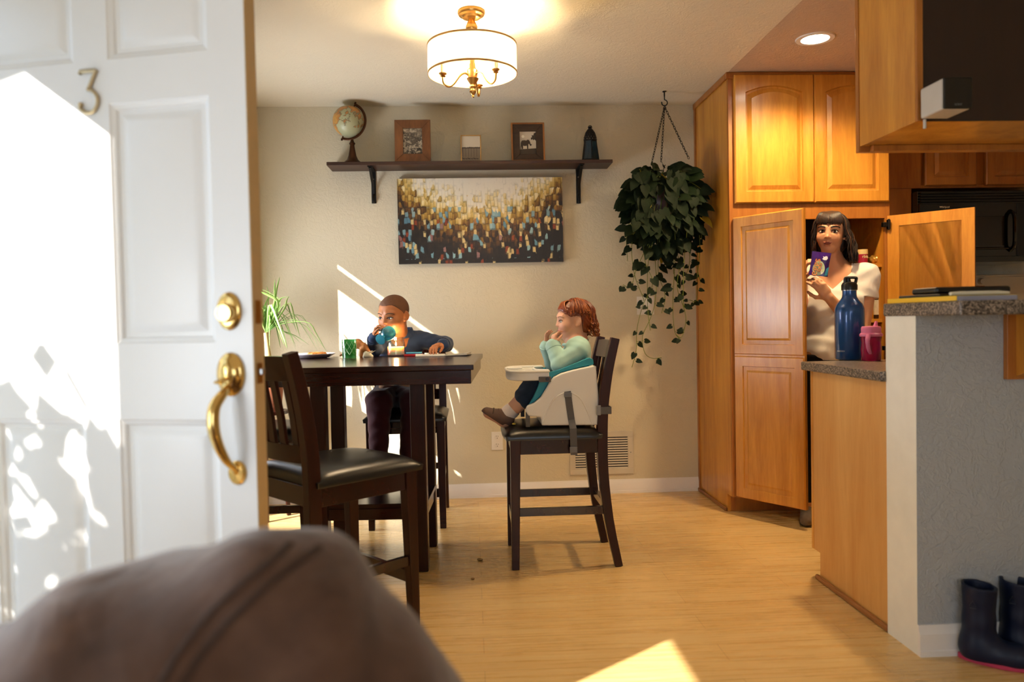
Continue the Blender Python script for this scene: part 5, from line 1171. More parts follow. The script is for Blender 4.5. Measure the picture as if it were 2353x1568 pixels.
# ================================================================== boots by the half wall
m_navy = mat('navy rubber', '0a1530', .1, rough=.45, spec=.35); m_bpink = mat('pink rubber sole', 'c23a5c', .06, rough=.5); m_bline = mat('grey boot lining', '6a7a86', .15, .4, 200, rough=.9); m_emb = mat('faded grey emblem', '3a404c', rough=.6)
def boot(label, heel, ang, lean):
    d = Vector((math.cos(ang), math.sin(ang), 0)); s = Vector((-d.y, d.x, 0)); B = Vector((heel.x, heel.y, 0))
    t = thing('rain_boot', label, 'boot', B, group='navy rain boots with pink soles')
    Pf = lambda u, z, v=0: B+d*u+s*v+Vector((0, 0, z))
    Ma = Matrix(((d.x, s.x, 0), (d.y, s.y, 0), (0, 0, 1)))
    tp = .245
    pr = [RC(Pf(.038, .045), Pf(.045, .13), .043, .043, .02), RC(Pf(.045, .13), Pf(.047+lean, tp+.03), .043, .053, .02), RC(Pf(.045, .045), Pf(.15, .036), .040, .036, .05), RC(Pf(.15, .036), Pf(.168, .034), .037, .031, .02), EL(Pf(.10, .030), (.075, .039, .032), Ma, .02)]
    cut = lambda X, Y, Z: np.maximum(Z-tp+.10*((X-B.x)*d.x+(Y-B.y)*d.y-.045), .014-Z)
    inner = [RC(Pf(.045, .15), Pf(.047+lean, tp+.05), .034, .0450, .01, '-')]
    obj('upper', relax(sdf_mesh(pr+inner, .0035, clip=cut), 1), m_navy, t, angle=180)
    sl = MB(); out = []
    for i in range(28):
        a = 2*PI*i/28; u = .094+.108*math.cos(a); w2 = .0385*(1-.18*math.cos(a)**2)*(1 if math.cos(a) > 0 else .92); out.append((u, w2*math.sin(a)))
    Mb = Matrix(((d.x, s.x, 0, B.x), (d.y, s.y, 0, B.y), (0, 0, 1, 0), (0, 0, 0, 1)))
    sl.prism(out, .0, .017, Mb); obj('sole', sl, m_bpink, t, bevel=.003)
    li = MB(); Lc = Pf(.046+lean*.85, tp-.028); ring = [Lc+d*.041*math.cos(a)+s*.041*math.sin(a)-Vector((0, 0, .1*.0475*math.cos(a))) for a in [2*PI*i/24 for i in range(24)]]
    low = [Lc+(q-Lc)*.88-Vector((0, 0, .07)) for q in ring]
    li.add(ring+low, [(i, (i+1) % 24, 24+(i+1) % 24, 24+i) for i in range(24)]+[list(range(24, 48))]); obj('lining', li, m_bline, t)
    nrm = (-s if (-s).y < 0 else s); ec = Pf(.032+lean*.7, .195)+nrm*.0515
    em = MB(); 
    for tri in ([(-.009, -.006), (.009, -.006), (0, .011)],):
        q = [ec+d*x+Vector((0, 0, z)) for x, z in tri]; em.tube(q, .0011, 5, closed=True)
    em.tube([ec+d*-.009+Vector((0, 0, -.012)), ec+d*.009+Vector((0, 0, -.012))], .0011, 5); obj('emblem', em, m_emb, t)
    return t
h1 = aZ(2212, 1512, 0); h2 = aZ(2300, 1500, 0)
boot('navy rain boot with pink sole, nearer the white baseboard end', h1, R(-38), -.0)
boot('navy rain boot with pink sole, at the edge of the picture', h2, R(-36), .0)
# ================================================================== crumbs
m_crumb = mat('brown crumb', '8a6a3c', .3, rough=.9); m_crumby = mat('yellow crumb', 'e2c04a', .1, rough=.8)
def crumb(name, label, p, r_, m): return tag(obj(name, relax(sdf_mesh([EL((p.x, p.y, p.z+r_*.5), (r_, r_*.8, r_*.55), None, .003), EL((p.x+r_*.7, p.y, p.z+r_*.4), (r_*.6, r_*.5, r_*.4), None, .003)], r_*.16), 0), m, None, angle=180), label, 'crumb')
crumb('food_crumb', 'largest brown food crumb on the floor, nearer the back wall', aZ(1102, 1289, 0), .012, m_crumb)
crumb('food_crumb', 'small brown food crumb on the floor, nearer the camera', aZ(1086, 1332, 0), .007, m_crumb)
# ================================================================== people
def skin(name, a, b, freck=0):
    t = NT(name); v = t.coord(); f = t.noise(v, 14, 4); t.set(col=t.mix(f, a, b), rough=.5, sss=.12, spec=.35)
    t.b.inputs['Subsurface Radius'].default_value = (.012, .005, .003); t.b.inputs['Subsurface Scale'].default_value = .5
    t.bump(t.noise(v, 220, 2), .06, .001); return t.m
def cloth(name, a, b, scale=500, bumpd=.25, vs=9, rough=.85):
    t = NT(name); v = t.coord(); t.set(col=t.mix(t.noise(v, vs, 4), a, b), rough=rough, spec=.2, sheen=.2); t.bump(t.math('ADD', t.noise(v, scale, 2), t.math('MULTIPLY', t.noise(v, 18, 4, .6, .8), 2)), bumpd, .003); return t.m
def hairmat(name, a, b, rough=.35):
    t = NT(name); v = t.coord((60, 60, 9)); t.set(col=t.mix(t.noise(v, 2, 4), a, b), rough=rough, spec=.5); return t.m
class Head:
    """head of height H (chin to crown) with mid point O, looking along F"""
    def __init__(s, O, F, U, H, child=0, jaw=1.0):
        s.O, s.H, s.M = Vector(O), H, axes(F, U); s.child = child; c = child
        L, E = s.P, s.E; ey = s.ey = -.035*c+.015
        p = [E(0, -.05, .13, .335+.012*c, .425, .365, .05), E(0, .12, -.10, .265+.02*c, .285-.01*c, .30, .12),
             s.C((0, .20, -.40+.02*c), (0, .24, -.41+.02*c), .085, .075, .10), s.C((-.20*jaw, .0, -.20), (-.06, .20, -.40+.02*c), .085, .08, .12), s.C((.20*jaw, .0, -.20), (.06, .20, -.40+.02*c), .085, .08, .12),
             E(-.16, .22, -.13, .115+.02*c, .11+.015*c, .13, .08), E(.16, .22, -.13, .115+.02*c, .11+.015*c, .13, .08),
             s.C((-.07, .345, .12), (-.2, .29, .11), .045, .04, .06), s.C((.07, .345, .12), (.2, .29, .11), .045, .04, .06)]
        nl = .09 if c else .13
        p += [s.C((0, .36, .06), (0, .425-.02*c, ey-nl+.02), .026, .036, .045), E(0, .43-.02*c, ey-nl, .043+.004*c, .04, .036, .03), E(-.045, .385, ey-nl-.012, .026, .04, .024, .02), E(.045, .385, ey-nl-.012, .026, .04, .024, .02)]
        p += [E(-.145, .42, ey, .075, .075, .042, .05, '-'), E(.145, .42, ey, .075, .075, .042, .05, '-')]
        p += [s.C((-.07, .345, -.255), (0, .372, -.24), .022, .028, .03), s.C((.07, .345, -.255), (0, .372, -.24), .022, .028, .03), s.C((-.05, .342, -.30), (.05, .342, -.30), .028, .028, .03)]
        for q in (-1, 1):
            ea = R(32); me_ = s.M @ Matrix(((q*math.cos(ea), q*math.sin(ea), 0), (math.sin(ea), -math.cos(ea), 0), (0, 0, 1)))
            H = s.H; p += [EL(s.P(q*.352, -.055, -.03), (.028*H, .088*H, .128*H), me_, .018*H), EL(s.P(q*.335, -.01, -.135), (.026*H, .04*H, .035*H), me_, .02*H), EL(s.P(q*.388, -.035, -.01), (.022*H, .05*H, .078*H), me_, .015*H, '-')]
        s.prims = p
    def P(s, r_, f, u): return s.O+s.M @ Vector((r_, f, u))*s.H
    def E(s, r_, f, u, a, b, c, k, op='+'): return EL(s.P(r_, f, u), (a*s.H, b*s.H, c*s.H), s.M, k*s.H, op)
    def C(s, a, b, ra, rb, k): return RC(s.P(*a), s.P(*b), ra*s.H, rb*s.H, k*s.H)
    def local(s, X, Y, Z):
        m = s.M; x, y, z = X-s.O.x, Y-s.O.y, Z-s.O.z
        return tuple((x*m[0][i]+y*m[1][i]+z*m[2][i])/s.H for i in range(3))
    def scan(s, mb):
        P = np.array(mb.v)-np.array(s.O); s.loc = P @ np.array([list(x) for x in s.M])/s.H
    def sf(s, r_, u, tol=.028):
        q = s.loc; m = (abs(q[:, 0]-r_) < tol) & (abs(q[:, 2]-u) < tol) & (q[:, 1] > 0)
        if not m.any(): return .3
        a = q[m]; w_ = np.exp(-((a[:, 0]-r_)**2+(a[:, 2]-u)**2)/(2*(tol*.4)**2)); return float((a[:, 1]*w_).sum()/w_.sum())
    def line(s, pts, rad, off=.0, flat=None, seg=8):
        q = [s.P(r_, s.sf(r_, u)+off, u) for r_, u in pts]; mb = MB(); n = len(q)
        rr = [rad*s.H*(.35+.65*math.sin(PI*(i+.35)/(n-.3+.0))**.6) for i in range(n)]
        return mb.tube(q, rr, seg, flat=flat)
    def face(s, parent, brow, iris, lip, look=0, browth=.02, open_=1.0, lips=True):
        ey = s.ey
        for q in (-1, 1):
            f = s.sf(q*.145, ey, .03); c = s.P(q*.145, f-.008, ey); e = MB()
            e.cur = 0; e.ell(c, (.066*s.H, .030*s.H, .034*s.H*open_), s.M.to_4x4(), 20, 12)
            ic = s.P(q*.145+look, f+.0125, ey+.003); e.cur = 1; e.ell(ic, (.034*s.H, .012*s.H, .034*s.H*open_), s.M.to_4x4(), 16, 8)
            e.cur = 2; e.ell(s.P(q*.145+look, f+.0185, ey+.003), (.015*s.H, .008*s.H, .015*s.H), s.M.to_4x4(), 12, 8)
            obj('eye', e, None, parent, mats=[m_eyew, iris, m_pupil], angle=180)
            obj('eyelashes', s.line([(q*.145-q*.075, ey+.010), (q*.145-q*.04, ey+.036*open_+.004), (q*.145, ey+.044*open_+.004), (q*.145+q*.045, ey+.036*open_+.004), (q*.145+q*.085, ey+.012)], .011, .006), brow, parent)
            obj('eyebrow', s.line([(q*.06, ey+.105), (q*.11, ey+.125), (q*.17, ey+.132), (q*.225, ey+.115), (q*.25, ey+.095)], browth, .004, flat=(1, .8)), brow, parent)
        if lips:
            lp = s.line([(-.095, -.242), (-.06, -.252), (-.025, -.244), (0, -.249), (.025, -.244), (.06, -.252), (.095, -.242)], .016, .004)
            l2 = s.line([(-.085, -.254), (-.045, -.280), (0, -.287), (.045, -.278), (.085, -.254)], .021, .002); lp.add(l2.v, l2.f); obj('lips', lp, lip, parent)
m_eyew = mat('eye white', 'cfc6bc', .01, rough=.2); m_pupil = mat('pupil', '060505', rough=.1)
m_irisb = mat('brown iris', '2a150a', rough=.15); m_irisg = mat('blue grey iris', '4a5a68', rough=.15)
def hand_prims(w_, d, n, Lh, side, curls, th=(.5, .35), spread=.10, fat=1.0, k=.008):
    """w wrist, d towards the fingers, n palm-facing normal, side +1/-1 where the thumb is (along d x n); curls: four (a1,a2,a3) in degrees"""
    d = Vector(d).normalized(); n = Vector(n); n = (n-d*n.dot(d)).normalized(); s = d.cross(n)*side; w_ = Vector(w_); p = []
    A = lambda a, b, c=0: w_+d*a*Lh+s*b*Lh+n*c*Lh
    r0 = .052*fat
    p += [RC(A(.02, .0), A(.20, .07), .10*Lh*fat, .10*Lh*fat, k), RC(A(.02, 0), A(.22, -.07), .10*Lh*fat, .09*Lh*fat, k), RC(A(.2, .10), A(.44, .13), .085*Lh, .062*Lh*fat, k), RC(A(.2, .0), A(.46, .04), .085*Lh, .062*Lh*fat, k), RC(A(.2, -.06), A(.45, -.06), .08*Lh, .060*Lh*fat, k), RC(A(.2, -.1), A(.42, -.14), .075*Lh, .056*Lh*fat, k)]
    for i, (b, ln, sp, rs) in enumerate(((.135, .43, 1, 1), (.045, .48, .35, 1.02), (-.05, .45, -.35, .98), (-.14, .35, -1, .86))):
        q = A(.45-.03*(i == 3), b); an = 0; dd = (d+s*sp*spread).normalized()
        for j, (fr, cu) in enumerate(zip((.45, .31, .26), curls[i])):
            an += R(cu); v = dd*math.cos(an)+n*math.sin(an); q2 = q+v*ln*fr*Lh
            p.append(RC(q, q2, r0*rs*Lh*(1-.08*j), r0*rs*Lh*(.92-.1*j), k*.5)); q = q2
    t0 = A(.10, .11, .03); t1 = t0+(s*th[0]+d*.62+n*.25).normalized()*.24*Lh; t2 = t1+(s*th[1]*.5+d*.8+n*.45).normalized()*.17*Lh; t3 = t2+(d*.8+n*.5-s*.05).normalized()*.12*Lh
    p += [RC(t0, t1, .075*Lh*fat, .058*Lh*fat, k), RC(t1, t2, .056*Lh*fat, .052*Lh*fat, k*.5), RC(t2, t3, .052*Lh*fat, .042*Lh*fat, k*.5)]
    return p
def limb(a, b, c, ra, rb, rc, k=.02): return [RC(a, b, ra, rb, k), RC(b, c, rb, rc, k)]
def strands(mb, H_, paths, rad, seg=5, n=12):
    for q in paths:
        pts = bez([H_.P(*p) for p in q], n); mb.tube(pts, [rad*(.55+.45*math.sin(PI*min(.5, i/n*1.4))) if i < n-2 else rad*(.5 if i == n-2 else .12) for i in range(n)], seg)
    return mb
# ------------------------------------------------------------------ the boy
sk_b = skin('warm brown skin', 'a0643e', 'b4764c'); m_denim = cloth('dark blue chambray', '1b2a48', '2c4166', 420, .3); m_maroon = cloth('maroon trousers', '35141a', '4a1e26', 300, .3)
TB = 4.455
def B(x, y, Y): return aY(x, y, Y)
boy = thing('person', 'small boy with shaved hair in a dark blue shirt drinking at the table', 'person', (B(912, 930, TB).x, TB, .634))
Hb_ = Head(B(904, 724, 4.31), (-.52, -.85, -.20), (.02, 0, 1), .218, 1)
hipc = B(912, 905, TB); hipc.z = .70; shz = B(920, 800, TB).z
sL, sR = Vector((B(968, 790, TB).x, TB-.01, B(968, 781, TB).z)), Vector((B(876, 786, TB).x, TB-.04, B(876, 786, TB).z))
eL = Vector((sL.x+.14, TB-.07, TZ+.055)); wL = Vector((B(1018, 796, 4.22).x, 4.225, TZ+.058))
eR = Vector((B(866, 818, 4.33).x-.01, 4.31, TZ+.042)); wR = B(860, 778, 4.235)
neck = [RC(Hb_.P(0, -.10, -.25), Vector(((sL.x+sR.x)/2+.0, TB-.02, shz+.02)), .052, .05, .03)]
mid = (sL+sR)/2
torso = [RC(sL+Vector((-.012, 0, -.01)), sR+Vector((.012, 0, -.01)), .045, .045, .04), EL((mid.x, TB+.005, (shz+hipc.z)/2+.03), (.105, .075, .16), None, .05), EL((hipc.x, TB+.01, hipc.z+.01), (.10, .08, .09), None, .05), EL((hipc.x, TB, hipc.z+.12), (.10, .075, .11), None, .05)]
torso += [RC(Vector((mid.x-.05, TB-.015, shz+.042)), Vector((mid.x+.05, TB-.015, shz+.048)), .036, .036, .05)]
arms = limb(sL, eL, wL, .042, .034, .026, .014)+limb(sR, eR, wR, .042, .034, .025, .014)
handL = hand_prims(wL+Vector((-.010, -.012, .0)), (-.52, -.80, -.10), (0, -.10, -1), .122, 1, ((24, 26, 18), (26, 28, 20), (26, 28, 20), (24, 28, 20)), spread=.28, fat=1.12)
gob0 = B(897, 763, 4.215); gobF = B(874, 781, 4.125); gax = (gob0-gobF).normalized()
handR = hand_prims(wR+Vector((0, 0, .004)), (.30, -.12, .95), (.85, -.35, -.1), .115, -1, ((34, 42, 30), (36, 44, 32), (38, 46, 34), (40, 46, 34)), th=(.5, .3), fat=1.12)
kR, kL = Vector((B(872, 950, 4.11).x, 4.105, .695)), Vector((B(950, 950, 4.11).x, 4.12, .69))
fR, fL = Vector((kR.x-.005, 4.07, .39)), Vector((kL.x-.03, 4.10, .39))
legs = limb(Vector((hipc.x-.05, TB, .70)), kR, fR, .072, .054, .036, .03)+limb(Vector((hipc.x+.05, TB, .70)), kL, fL, .072, .054, .036, .03)
feet = [RC(fR+Vector((0, .01, -.03)), fR+Vector((-.01, -.11, -.055)), .034, .026, .02), RC(fL+Vector((0, .01, -.03)), fL+Vector((-.01, -.11, -.055)), .034, .026, .02)]
allb = Hb_.prims+neck+torso+arms+handL+handR+legs+feet
bm_ = relax(sdf_mesh(allb, .0030), 1); Hb_.scan(bm_)
obj('body', bm_, sk_b, boy, angle=180)
Hb_.face(boy, mat('dark brown brow', '24140c', rough=.7), m_irisb, mat('brown pink lips', '8a4a3c', rough=.45), .010, .013, .72)
def hairline(H_, fs, us, side=.30):
    def c(X, Y, Z):
        r_, f, u = H_.local(X, Y, Z); g = np.interp(f, fs, us); return ((g-u)*H_.H).astype(np.float32)
    return c
def stubble():
    t = NT('dark stubble hair'); v = t.coord(); f = t.noise(v, 420, 2, .6); g = t.noise(v, 18, 3); t.set(col=t.mix(t.math('ADD', t.math('MULTIPLY', f, .6), t.math('MULTIPLY', g, .4)), '2c1a10', '7a5034'), rough=.8); t.bump(f, .5, .001); return t.m
obj('hair', relax(sdf_mesh(Hb_.prims[:1], .003, off=.0022, clip=hairline(Hb_, (-.5, -.15, -.02, .06, .12, .26, .40), (-.16, -.14, -.02, .10, .15, .30, .285))), 1), stubble(), boy, angle=180)
def wr(a, b, c): return lambda X, Y, Z: a*np.sin(X*b+1.3*np.sin(Z*c))*np.sin(Z*b*1.3+Y*b*.7)
nb_ = Vector(((sL.x+sR.x)/2+.0, TB-.035, shz+.088))
cutn = lambda X, Y, Z: np.where((Z > shz+.055), .01, -.2).astype(np.float32)+0*X+0*Y
obj('shirt', relax(sdf_mesh(torso+arms, .0035, off=.0085, disp=wr(.0022, 75, 40), clip=lambda X, Y, Z: (.655-Z).astype(np.float32)+0*X+0*Y), 1), m_denim, boy, angle=180)
cl = MB(); ring = []
for i in range(21):
    a = R(-78+i*(336/20)-0); ring.append((math.sin(a), -math.cos(a)))
lo_, hi_ = [], []
for sx, cy_ in ring: lo_.append(nb_+Vector((sx*.082, cy_*.076, -.012-.022*max(0, -cy_)))); hi_.append(nb_+Vector((sx*.066, cy_*.064, .030-.022*max(0, -cy_))))
for i in range(20):
    q = [lo_[i], lo_[i+1], hi_[i+1], hi_[i]]; inn = [nb_+(p-nb_)*.93 for p in q]; cl.quadprism(q, inn)
obj('collar', cl, m_denim, boy)
for w__, e__ in ((wL, eL), (wR, eR)):
    dv = (w__-e__).normalized(); obj('cuff', MB().tube([w__-dv*.030, w__-dv*.006], [.040, .039], 16), m_denim, boy)
bt_ = MB()
for z in (.72, .78): bt_.ell((hipc.x+.035, TB-.088, z), (.005, .003, .005), seg=10, rings=6)
obj('button', bt_, m_white, boy)
tr_ = [EL((hipc.x, TB+.01, hipc.z-.005), (.105, .085, .075), None, .04)]+legs
obj('trousers', relax(sdf_mesh(tr_, .004, off=.011, disp=wr(.003, 60, 30), clip=lambda X, Y, Z: np.maximum(Z-.755, .365-Z).astype(np.float32)+0*X+0*Y), 1), m_maroon, boy, angle=180)
for f_q in (fR, fL): obj('shoe', relax(sdf_mesh([RC(f_q+Vector((0, .015, -.035)), f_q+Vector((-.01, -.12, -.058)), .036, .029, .02)], .004, off=.004), 1), mat('dark shoe', '1c1416', rough=.6), boy, angle=180)
# the goblet he drinks from (held: a thing of its own)
gob = thing('goblet', 'blue glass goblet with a round foot held to the mouth of the boy', 'goblet', gobF)
Lg = (gob0-gobF).length+.012; Mg = Matrix.Translation(gobF) @ gax.to_track_quat('Z', 'X').to_matrix().to_4x4()
m_gob = NT('turquoise blown glass').set(col='4fb4cc', rough=.08, trans=.45, ior=1.2).m
obj('foot', MB().lathe([(.0001, -.003), (.027, -.001), (.029, .001), (.026, .003), (.010, .007), (.006, .014)], M=Mg, seg=32), m_gob, gob, fixn=True)
obj('stem', MB().lathe([(.006, .012), (.006, .030), (.010, .036)], M=Mg, seg=20), m_gob, gob)
obj('bowl', MB().lathe([(.0001, .034), (.012, .036), (.026, .045), (.036, .062), (.039, .080), (.036, .104), (.0345, .104), (.037, .080), (.034, .064), (.024, .049), (.0001, .040)], M=Mg, seg=36), m_aqua, gob)
# ------------------------------------------------------------------ the toddler in the booster seat
sk_t = skin('fair toddler skin', 'd79c7c', 'e8b698'); m_mint = cloth('mint green jersey', '9fc7bd', 'b5d8cd', 600, .2); m_jean = cloth('dark denim', '1a2636', '2c3c50', 420, .35)
TT = 3.61
def T(x, y, dy=0): return aY(x, y, TT+dy)
tod = thing('person', 'toddler with curly auburn hair and mint green top in the booster seat', 'person', (T(1325, 940).x, TT, .70))
Ht = Head(T(1316, 736), (-1, -.10, -.04), (0, 0, 1), .182, 1)
sT = [T(1331, 806, -.092), T(1326, 806, .092)]; hT = T(1322, 905)
eT = [T(1287, 838, -.105), T(1272, 836, .10)]; wT = [T(1271, 795, -.060), T(1257, 797, .045)]
neckT = [RC(Ht.P(0, -.12, -.25), T(1325, 800), .043, .045, .03)]
torsoT = [RC(sT[0]+Vector((0, .02, 0)), sT[1]+Vector((0, -.02, 0)), .044, .044, .04), EL(T(1324, 835), (.062, .085, .085), None, .03), EL(T(1320, 875), (.074, .090, .085), None, .03), EL(T(1322, 905), (.080, .10, .06), None, .05)]
torsoT += [RC(T(1326, 797, -.045), T(1325, 797, .045), .036, .036, .05)]
armsT = limb(sT[0], eT[0], wT[0], .039, .034, .027, .010)+limb(sT[1], eT[1], wT[1], .039, .034, .027, .010)
hT0 = hand_prims(wT[0]+Vector((0, 0, .006)), (.16, .10, .9), (.85, .45, 0), .094, -1, ((30, 32, 20), (48, 50, 30), (52, 55, 30), (55, 55, 30)), th=(.6, .4), fat=1.2, k=.007)
hT1 = hand_prims(wT[1]+Vector((0, 0, .004)), (-.05, -.12, .95), (.8, -.5, .1), .088, 1, ((24, 26, 15), (18, 22, 14), (14, 18, 12), (8, 14, 10)), th=(.5, .3), spread=.25, fat=1.2, k=.007)
kT = [T(1232, 892, -.055), T(1236, 890, .07)]; aT = [T(1168, 950, -.045), T(1172, 948, .075)]
legsT = []
for i in (0, 1): legsT += limb(T(1305, 905, (-.05, .05)[i]), kT[i], aT[i], .056, .046, .031, .03)
feetT = []
for i in (0, 1):
    y_ = (-.045, .075)[i]; feetT += [RC(T(1166, 960, y_), T(1160, 966, y_), .030, .030, .01), RC(T(1160, 966, y_), T(1122, 950, y_), .030, .024, .02)]
allt = Ht.prims+neckT+torsoT+armsT+hT0+hT1+legsT+feetT
tm_ = relax(sdf_mesh(allt, .0027), 1); Ht.scan(tm_)
obj('body', tm_, sk_t, tod, angle=180)
Ht.face(tod, mat('light brown brow', '7a4c30', rough=.7), m_irisg, mat('pink lips', 'c0706a', rough=.4), 0, .010)
m_aub = hairmat('auburn hair', '8a3c12', '4a1c08'); m_aub2 = hairmat('light copper hair', 'b8672a', '8a4418')
hb_ = sdf_mesh(Ht.prims[:1]+[Ht.E(0, -.20, -.10, .30, .26, .26, .1)], .0032, off=.008, disp=lambda X, Y, Z: .0020*np.sin(X*260+Z*90)*np.sin(Z*200+Y*180), clip=hairline(Ht, (-.6, -.20, -.14, .04, .12, .24, .34, .45), (-.38, -.34, .10, .11, .08, .18, .27, .33)))
obj('hair', relax(hb_, 1), m_aub, tod, angle=180)
rt = random.Random(21); locks, light_l = MB(), MB()
for i in range(260):
    ph = R(rt.uniform(62, 298)); a = rt.uniform(.0, .25)
    q = []; sr, sf_ = math.sin(ph), math.cos(ph)
    for t_ in (.12, .35, .6, .82, 1.0):
        th = t_*R(rt.uniform(92, 104) if abs(sr) < .75 else rt.uniform(76, 86)); w_ = 1.05+.13*rt.random(); q.append((sr*.345*w_*math.sin(th), -.05+sf_*(.44 if sf_ > 0 else .475)*w_*math.sin(th), .13+.375*w_*math.cos(th)))
    e = q[-1]; back = -sf_
    L = rt.uniform(.12, .42)*max(.25, back+.25); ph0 = rt.uniform(0, 6.3)
    if abs(sr) > .75 and sf_ > -.6: L = .02
    for j in range(1, 6):
        u = j/5; q.append((e[0]*(1-.12*u)+.045*math.sin(ph0+u*7)*u, e[1]-.03*u*back+.05*math.cos(ph0+u*7)*u, e[2]-L*u))
    strands(light_l if i % 3 == 0 else locks, Ht, [q], .0030 if i % 2 else .0022, 5, 18)
for i in range(60):   # curls at the nape and behind the ear
    ph = R(rt.uniform(115, 245)); r0 = (math.sin(ph)*.33, -.12+math.cos(ph)*.40, rt.uniform(-.36, .04)); rad = rt.uniform(.04, .095); tw = rt.choice((-1, 1)); q = []
    for j in range(9):
        a = j/8*4.6*tw; q.append((r0[0]+rad*math.sin(a)*.7*math.sin(ph), r0[1]+math.cos(ph)*(.05+rad*(1-math.cos(a)))*.8, r0[2]-rad*math.sin(abs(a))*.9-.012*j))
    strands(light_l if i % 2 else locks, Ht, [q], .0032, 6, 16)
for i in range(110):   # wispy fringe swept over the temples
    s_ = rt.choice((-1, 1)); r1 = s_*rt.uniform(.0, .30); q = [(r1*.3, -.02, .525), (r1*.7, .22, .475), (r1, .355-abs(r1)*.35, .33), (r1*1.15, .36-abs(r1)*.55, rt.uniform(.13, .24))]
    strands(light_l if i % 2 else locks, Ht, [q], .0022, 4, 10)
for i in range(30):   # locks above the ear
    s_ = rt.choice((-1, 1)); f0 = rt.uniform(-.18, .12); q = [(s_*.22, f0*.6, .42), (s_*.34, f0, .26), (s_*.365, f0+.0, .17), (s_*.375, f0+.03+.05*math.sin(i), .115+.03*math.cos(i))]
    strands(locks if i % 2 else light_l, Ht, [q], .0026, 5, 12)
obj('hair_locks', locks, m_aub, tod, angle=180); obj('copper_locks', light_l, m_aub2, tod, angle=180)
obj('top', relax(sdf_mesh(torsoT+armsT, .003, off=.0065, disp=wr(.0012, 90, 50), clip=None), 1), m_mint, tod, angle=180)
ncl = T(1322, 787); obj('neckline', MB().tube([ncl+Vector((.056*math.cos(a), .056*math.sin(a), .010*math.cos(a))) for a in [2*PI*i/24 for i in range(24)]], .007, 8, closed=True), m_mint, tod)
for i in (0, 1):
    dv = (wT[i]-eT[i]).normalized(); obj('cuff', MB().tube([wT[i]-dv*.018, wT[i]+dv*.010], [.0375, .036], 16), m_mint, tod)
jl = []
for i in (0, 1): jl += [RC(T(1305, 905, (-.05, .05)[i]), kT[i], .058, .052, .03), RC(kT[i], kT[i]+(aT[i]-kT[i])*.36, .052, .047, .03)]
obj('trousers', relax(sdf_mesh(jl+[EL(T(1322, 912), (.082, .102, .055), None, .04)], .0032, off=.007, disp=wr(.0018, 90, 40)), 1), m_jean, tod, angle=180)
m_sock = mat('white sock', 'e6d8d0', .04, .3, 260, rough=.9); m_tshoe = mat('taupe toddler shoe', '6a4e40', .15, .2, 160, rough=.65)
for i in (0, 1):
    y_ = (-.045, .075)[i]; dv = (aT[i]-kT[i]).normalized()
    obj('sock', MB().tube([aT[i]-dv*.030, aT[i]-dv*.012, aT[i]+dv*.012], [.0355, .038, .037], 18), m_sock, tod)
    shp = [RC(T(1164, 962, y_), T(1152, 960, y_), .036, .035, .02), RC(T(1150, 960, y_), T(1119, 950, y_), .034, .026, .02)]
    s0, s1 = T(1168, 985, y_), T(1104, 944, y_); nrm = Vector((s1.z-s0.z, 0, -(s1.x-s0.x))).normalized(); nrm = nrm if nrm.z > 0 else -nrm
    so_ = obj('shoe', relax(sdf_mesh(shp, .003, off=.002, clip=lambda X, Y, Z: (-((X-s0.x)*nrm.x+(Z-s0.z)*nrm.z)).astype(np.float32)+0*Y), 1), m_tshoe, tod, angle=180)
    st_ = MB()
    for px, rr3 in ((1141, .0275), (1152, .032), (1130, .0245)): c = T(px, 959-(1150-px)*.30, y_); st_.tube([c+Vector((.004+.25*rr3*math.cos(a), (rr3+.004)*math.sin(a), (rr3+.0035)*math.cos(a))) for a in [R(-80+16*j) for j in range(11)]], .0042, 6)
    obj('straps', st_, mat('dark shoe strap', '4a352c', rough=.7), so_)
# booster seat
m_wplast = mat('white booster plastic', 'eee9df', .02, rough=.35); m_teal = mat('teal seat padding', '1f8ea0', .06, rough=.5); m_strap2 = cloth('grey webbing', '5c5a5a', '6e6c6c', 700, .4)
bo = thing('booster_seat', 'white and teal booster seat with tray strapped to the dining chair', 'booster seat', (T(1310, 980).x, TT, .634))
W0, W1 = .19, .165
def prof(pts, dy): q = [T(x, y, dy) for x, y in pts]; return [(p.x, p.z) for p in q]
Mxz = Matrix(((1, 0, 0, 0), (0, 0, 1, 0), (0, 1, 0, 0), (0, 0, 0, 1)))
sidep = [(1376, 979), (1245, 979), (1243, 960), (1214, 957), (1207, 945), (1211, 933), (1228, 926), (1243, 913), (1254, 895), (1262, 880), (1272, 868), (1290, 858), (1320, 850), (1352, 843), (1366, 841), (1371, 848), (1375, 900), (1378, 950)]
zb0 = .6335
for s in (-1, 1):
    pf_ = [(x, max(z, zb0)) for x, z in prof(sidep, -W0)]
    obj('side_wall', MB().prism(pf_, TT+s*W0, TT+s*W1, Mxz), m_wplast, bo, bevel=.008, bseg=3)
xb0, xb1 = T(1358, 900, -W0).x, T(1374, 900, -W0).x; ztb = T(1360, 842, -W0).z
obj('back_wall', MB().box((xb0, TT-W1, zb0), (xb1, TT+W1, ztb)), m_wplast, bo, bevel=.006)
obj('base', MB().box((T(1246, 960, -W0).x, TT-W1, zb0), (xb0, TT+W1, zb0+.045)), m_wplast, bo, bevel=.006)
archp = bez([T(x, y, -W0-.0005) for x, y in ((1246, 976), (1258, 945), (1276, 915), (1305, 902), (1332, 915), (1349, 945), (1361, 976))], 30)
obj('arch_ridge', MB().tube(archp, .0032, 8), m_wplast, bo)
tealp = [(1215, 931), (1228, 924), (1243, 911), (1254, 893), (1262, 878), (1272, 866), (1290, 856), (1320, 848), (1365, 838), (1363, 826), (1355, 822), (1338, 828), (1310, 840), (1285, 850), (1262, 856), (1248, 872), (1240, 876), (1236, 890), (1226, 912)]
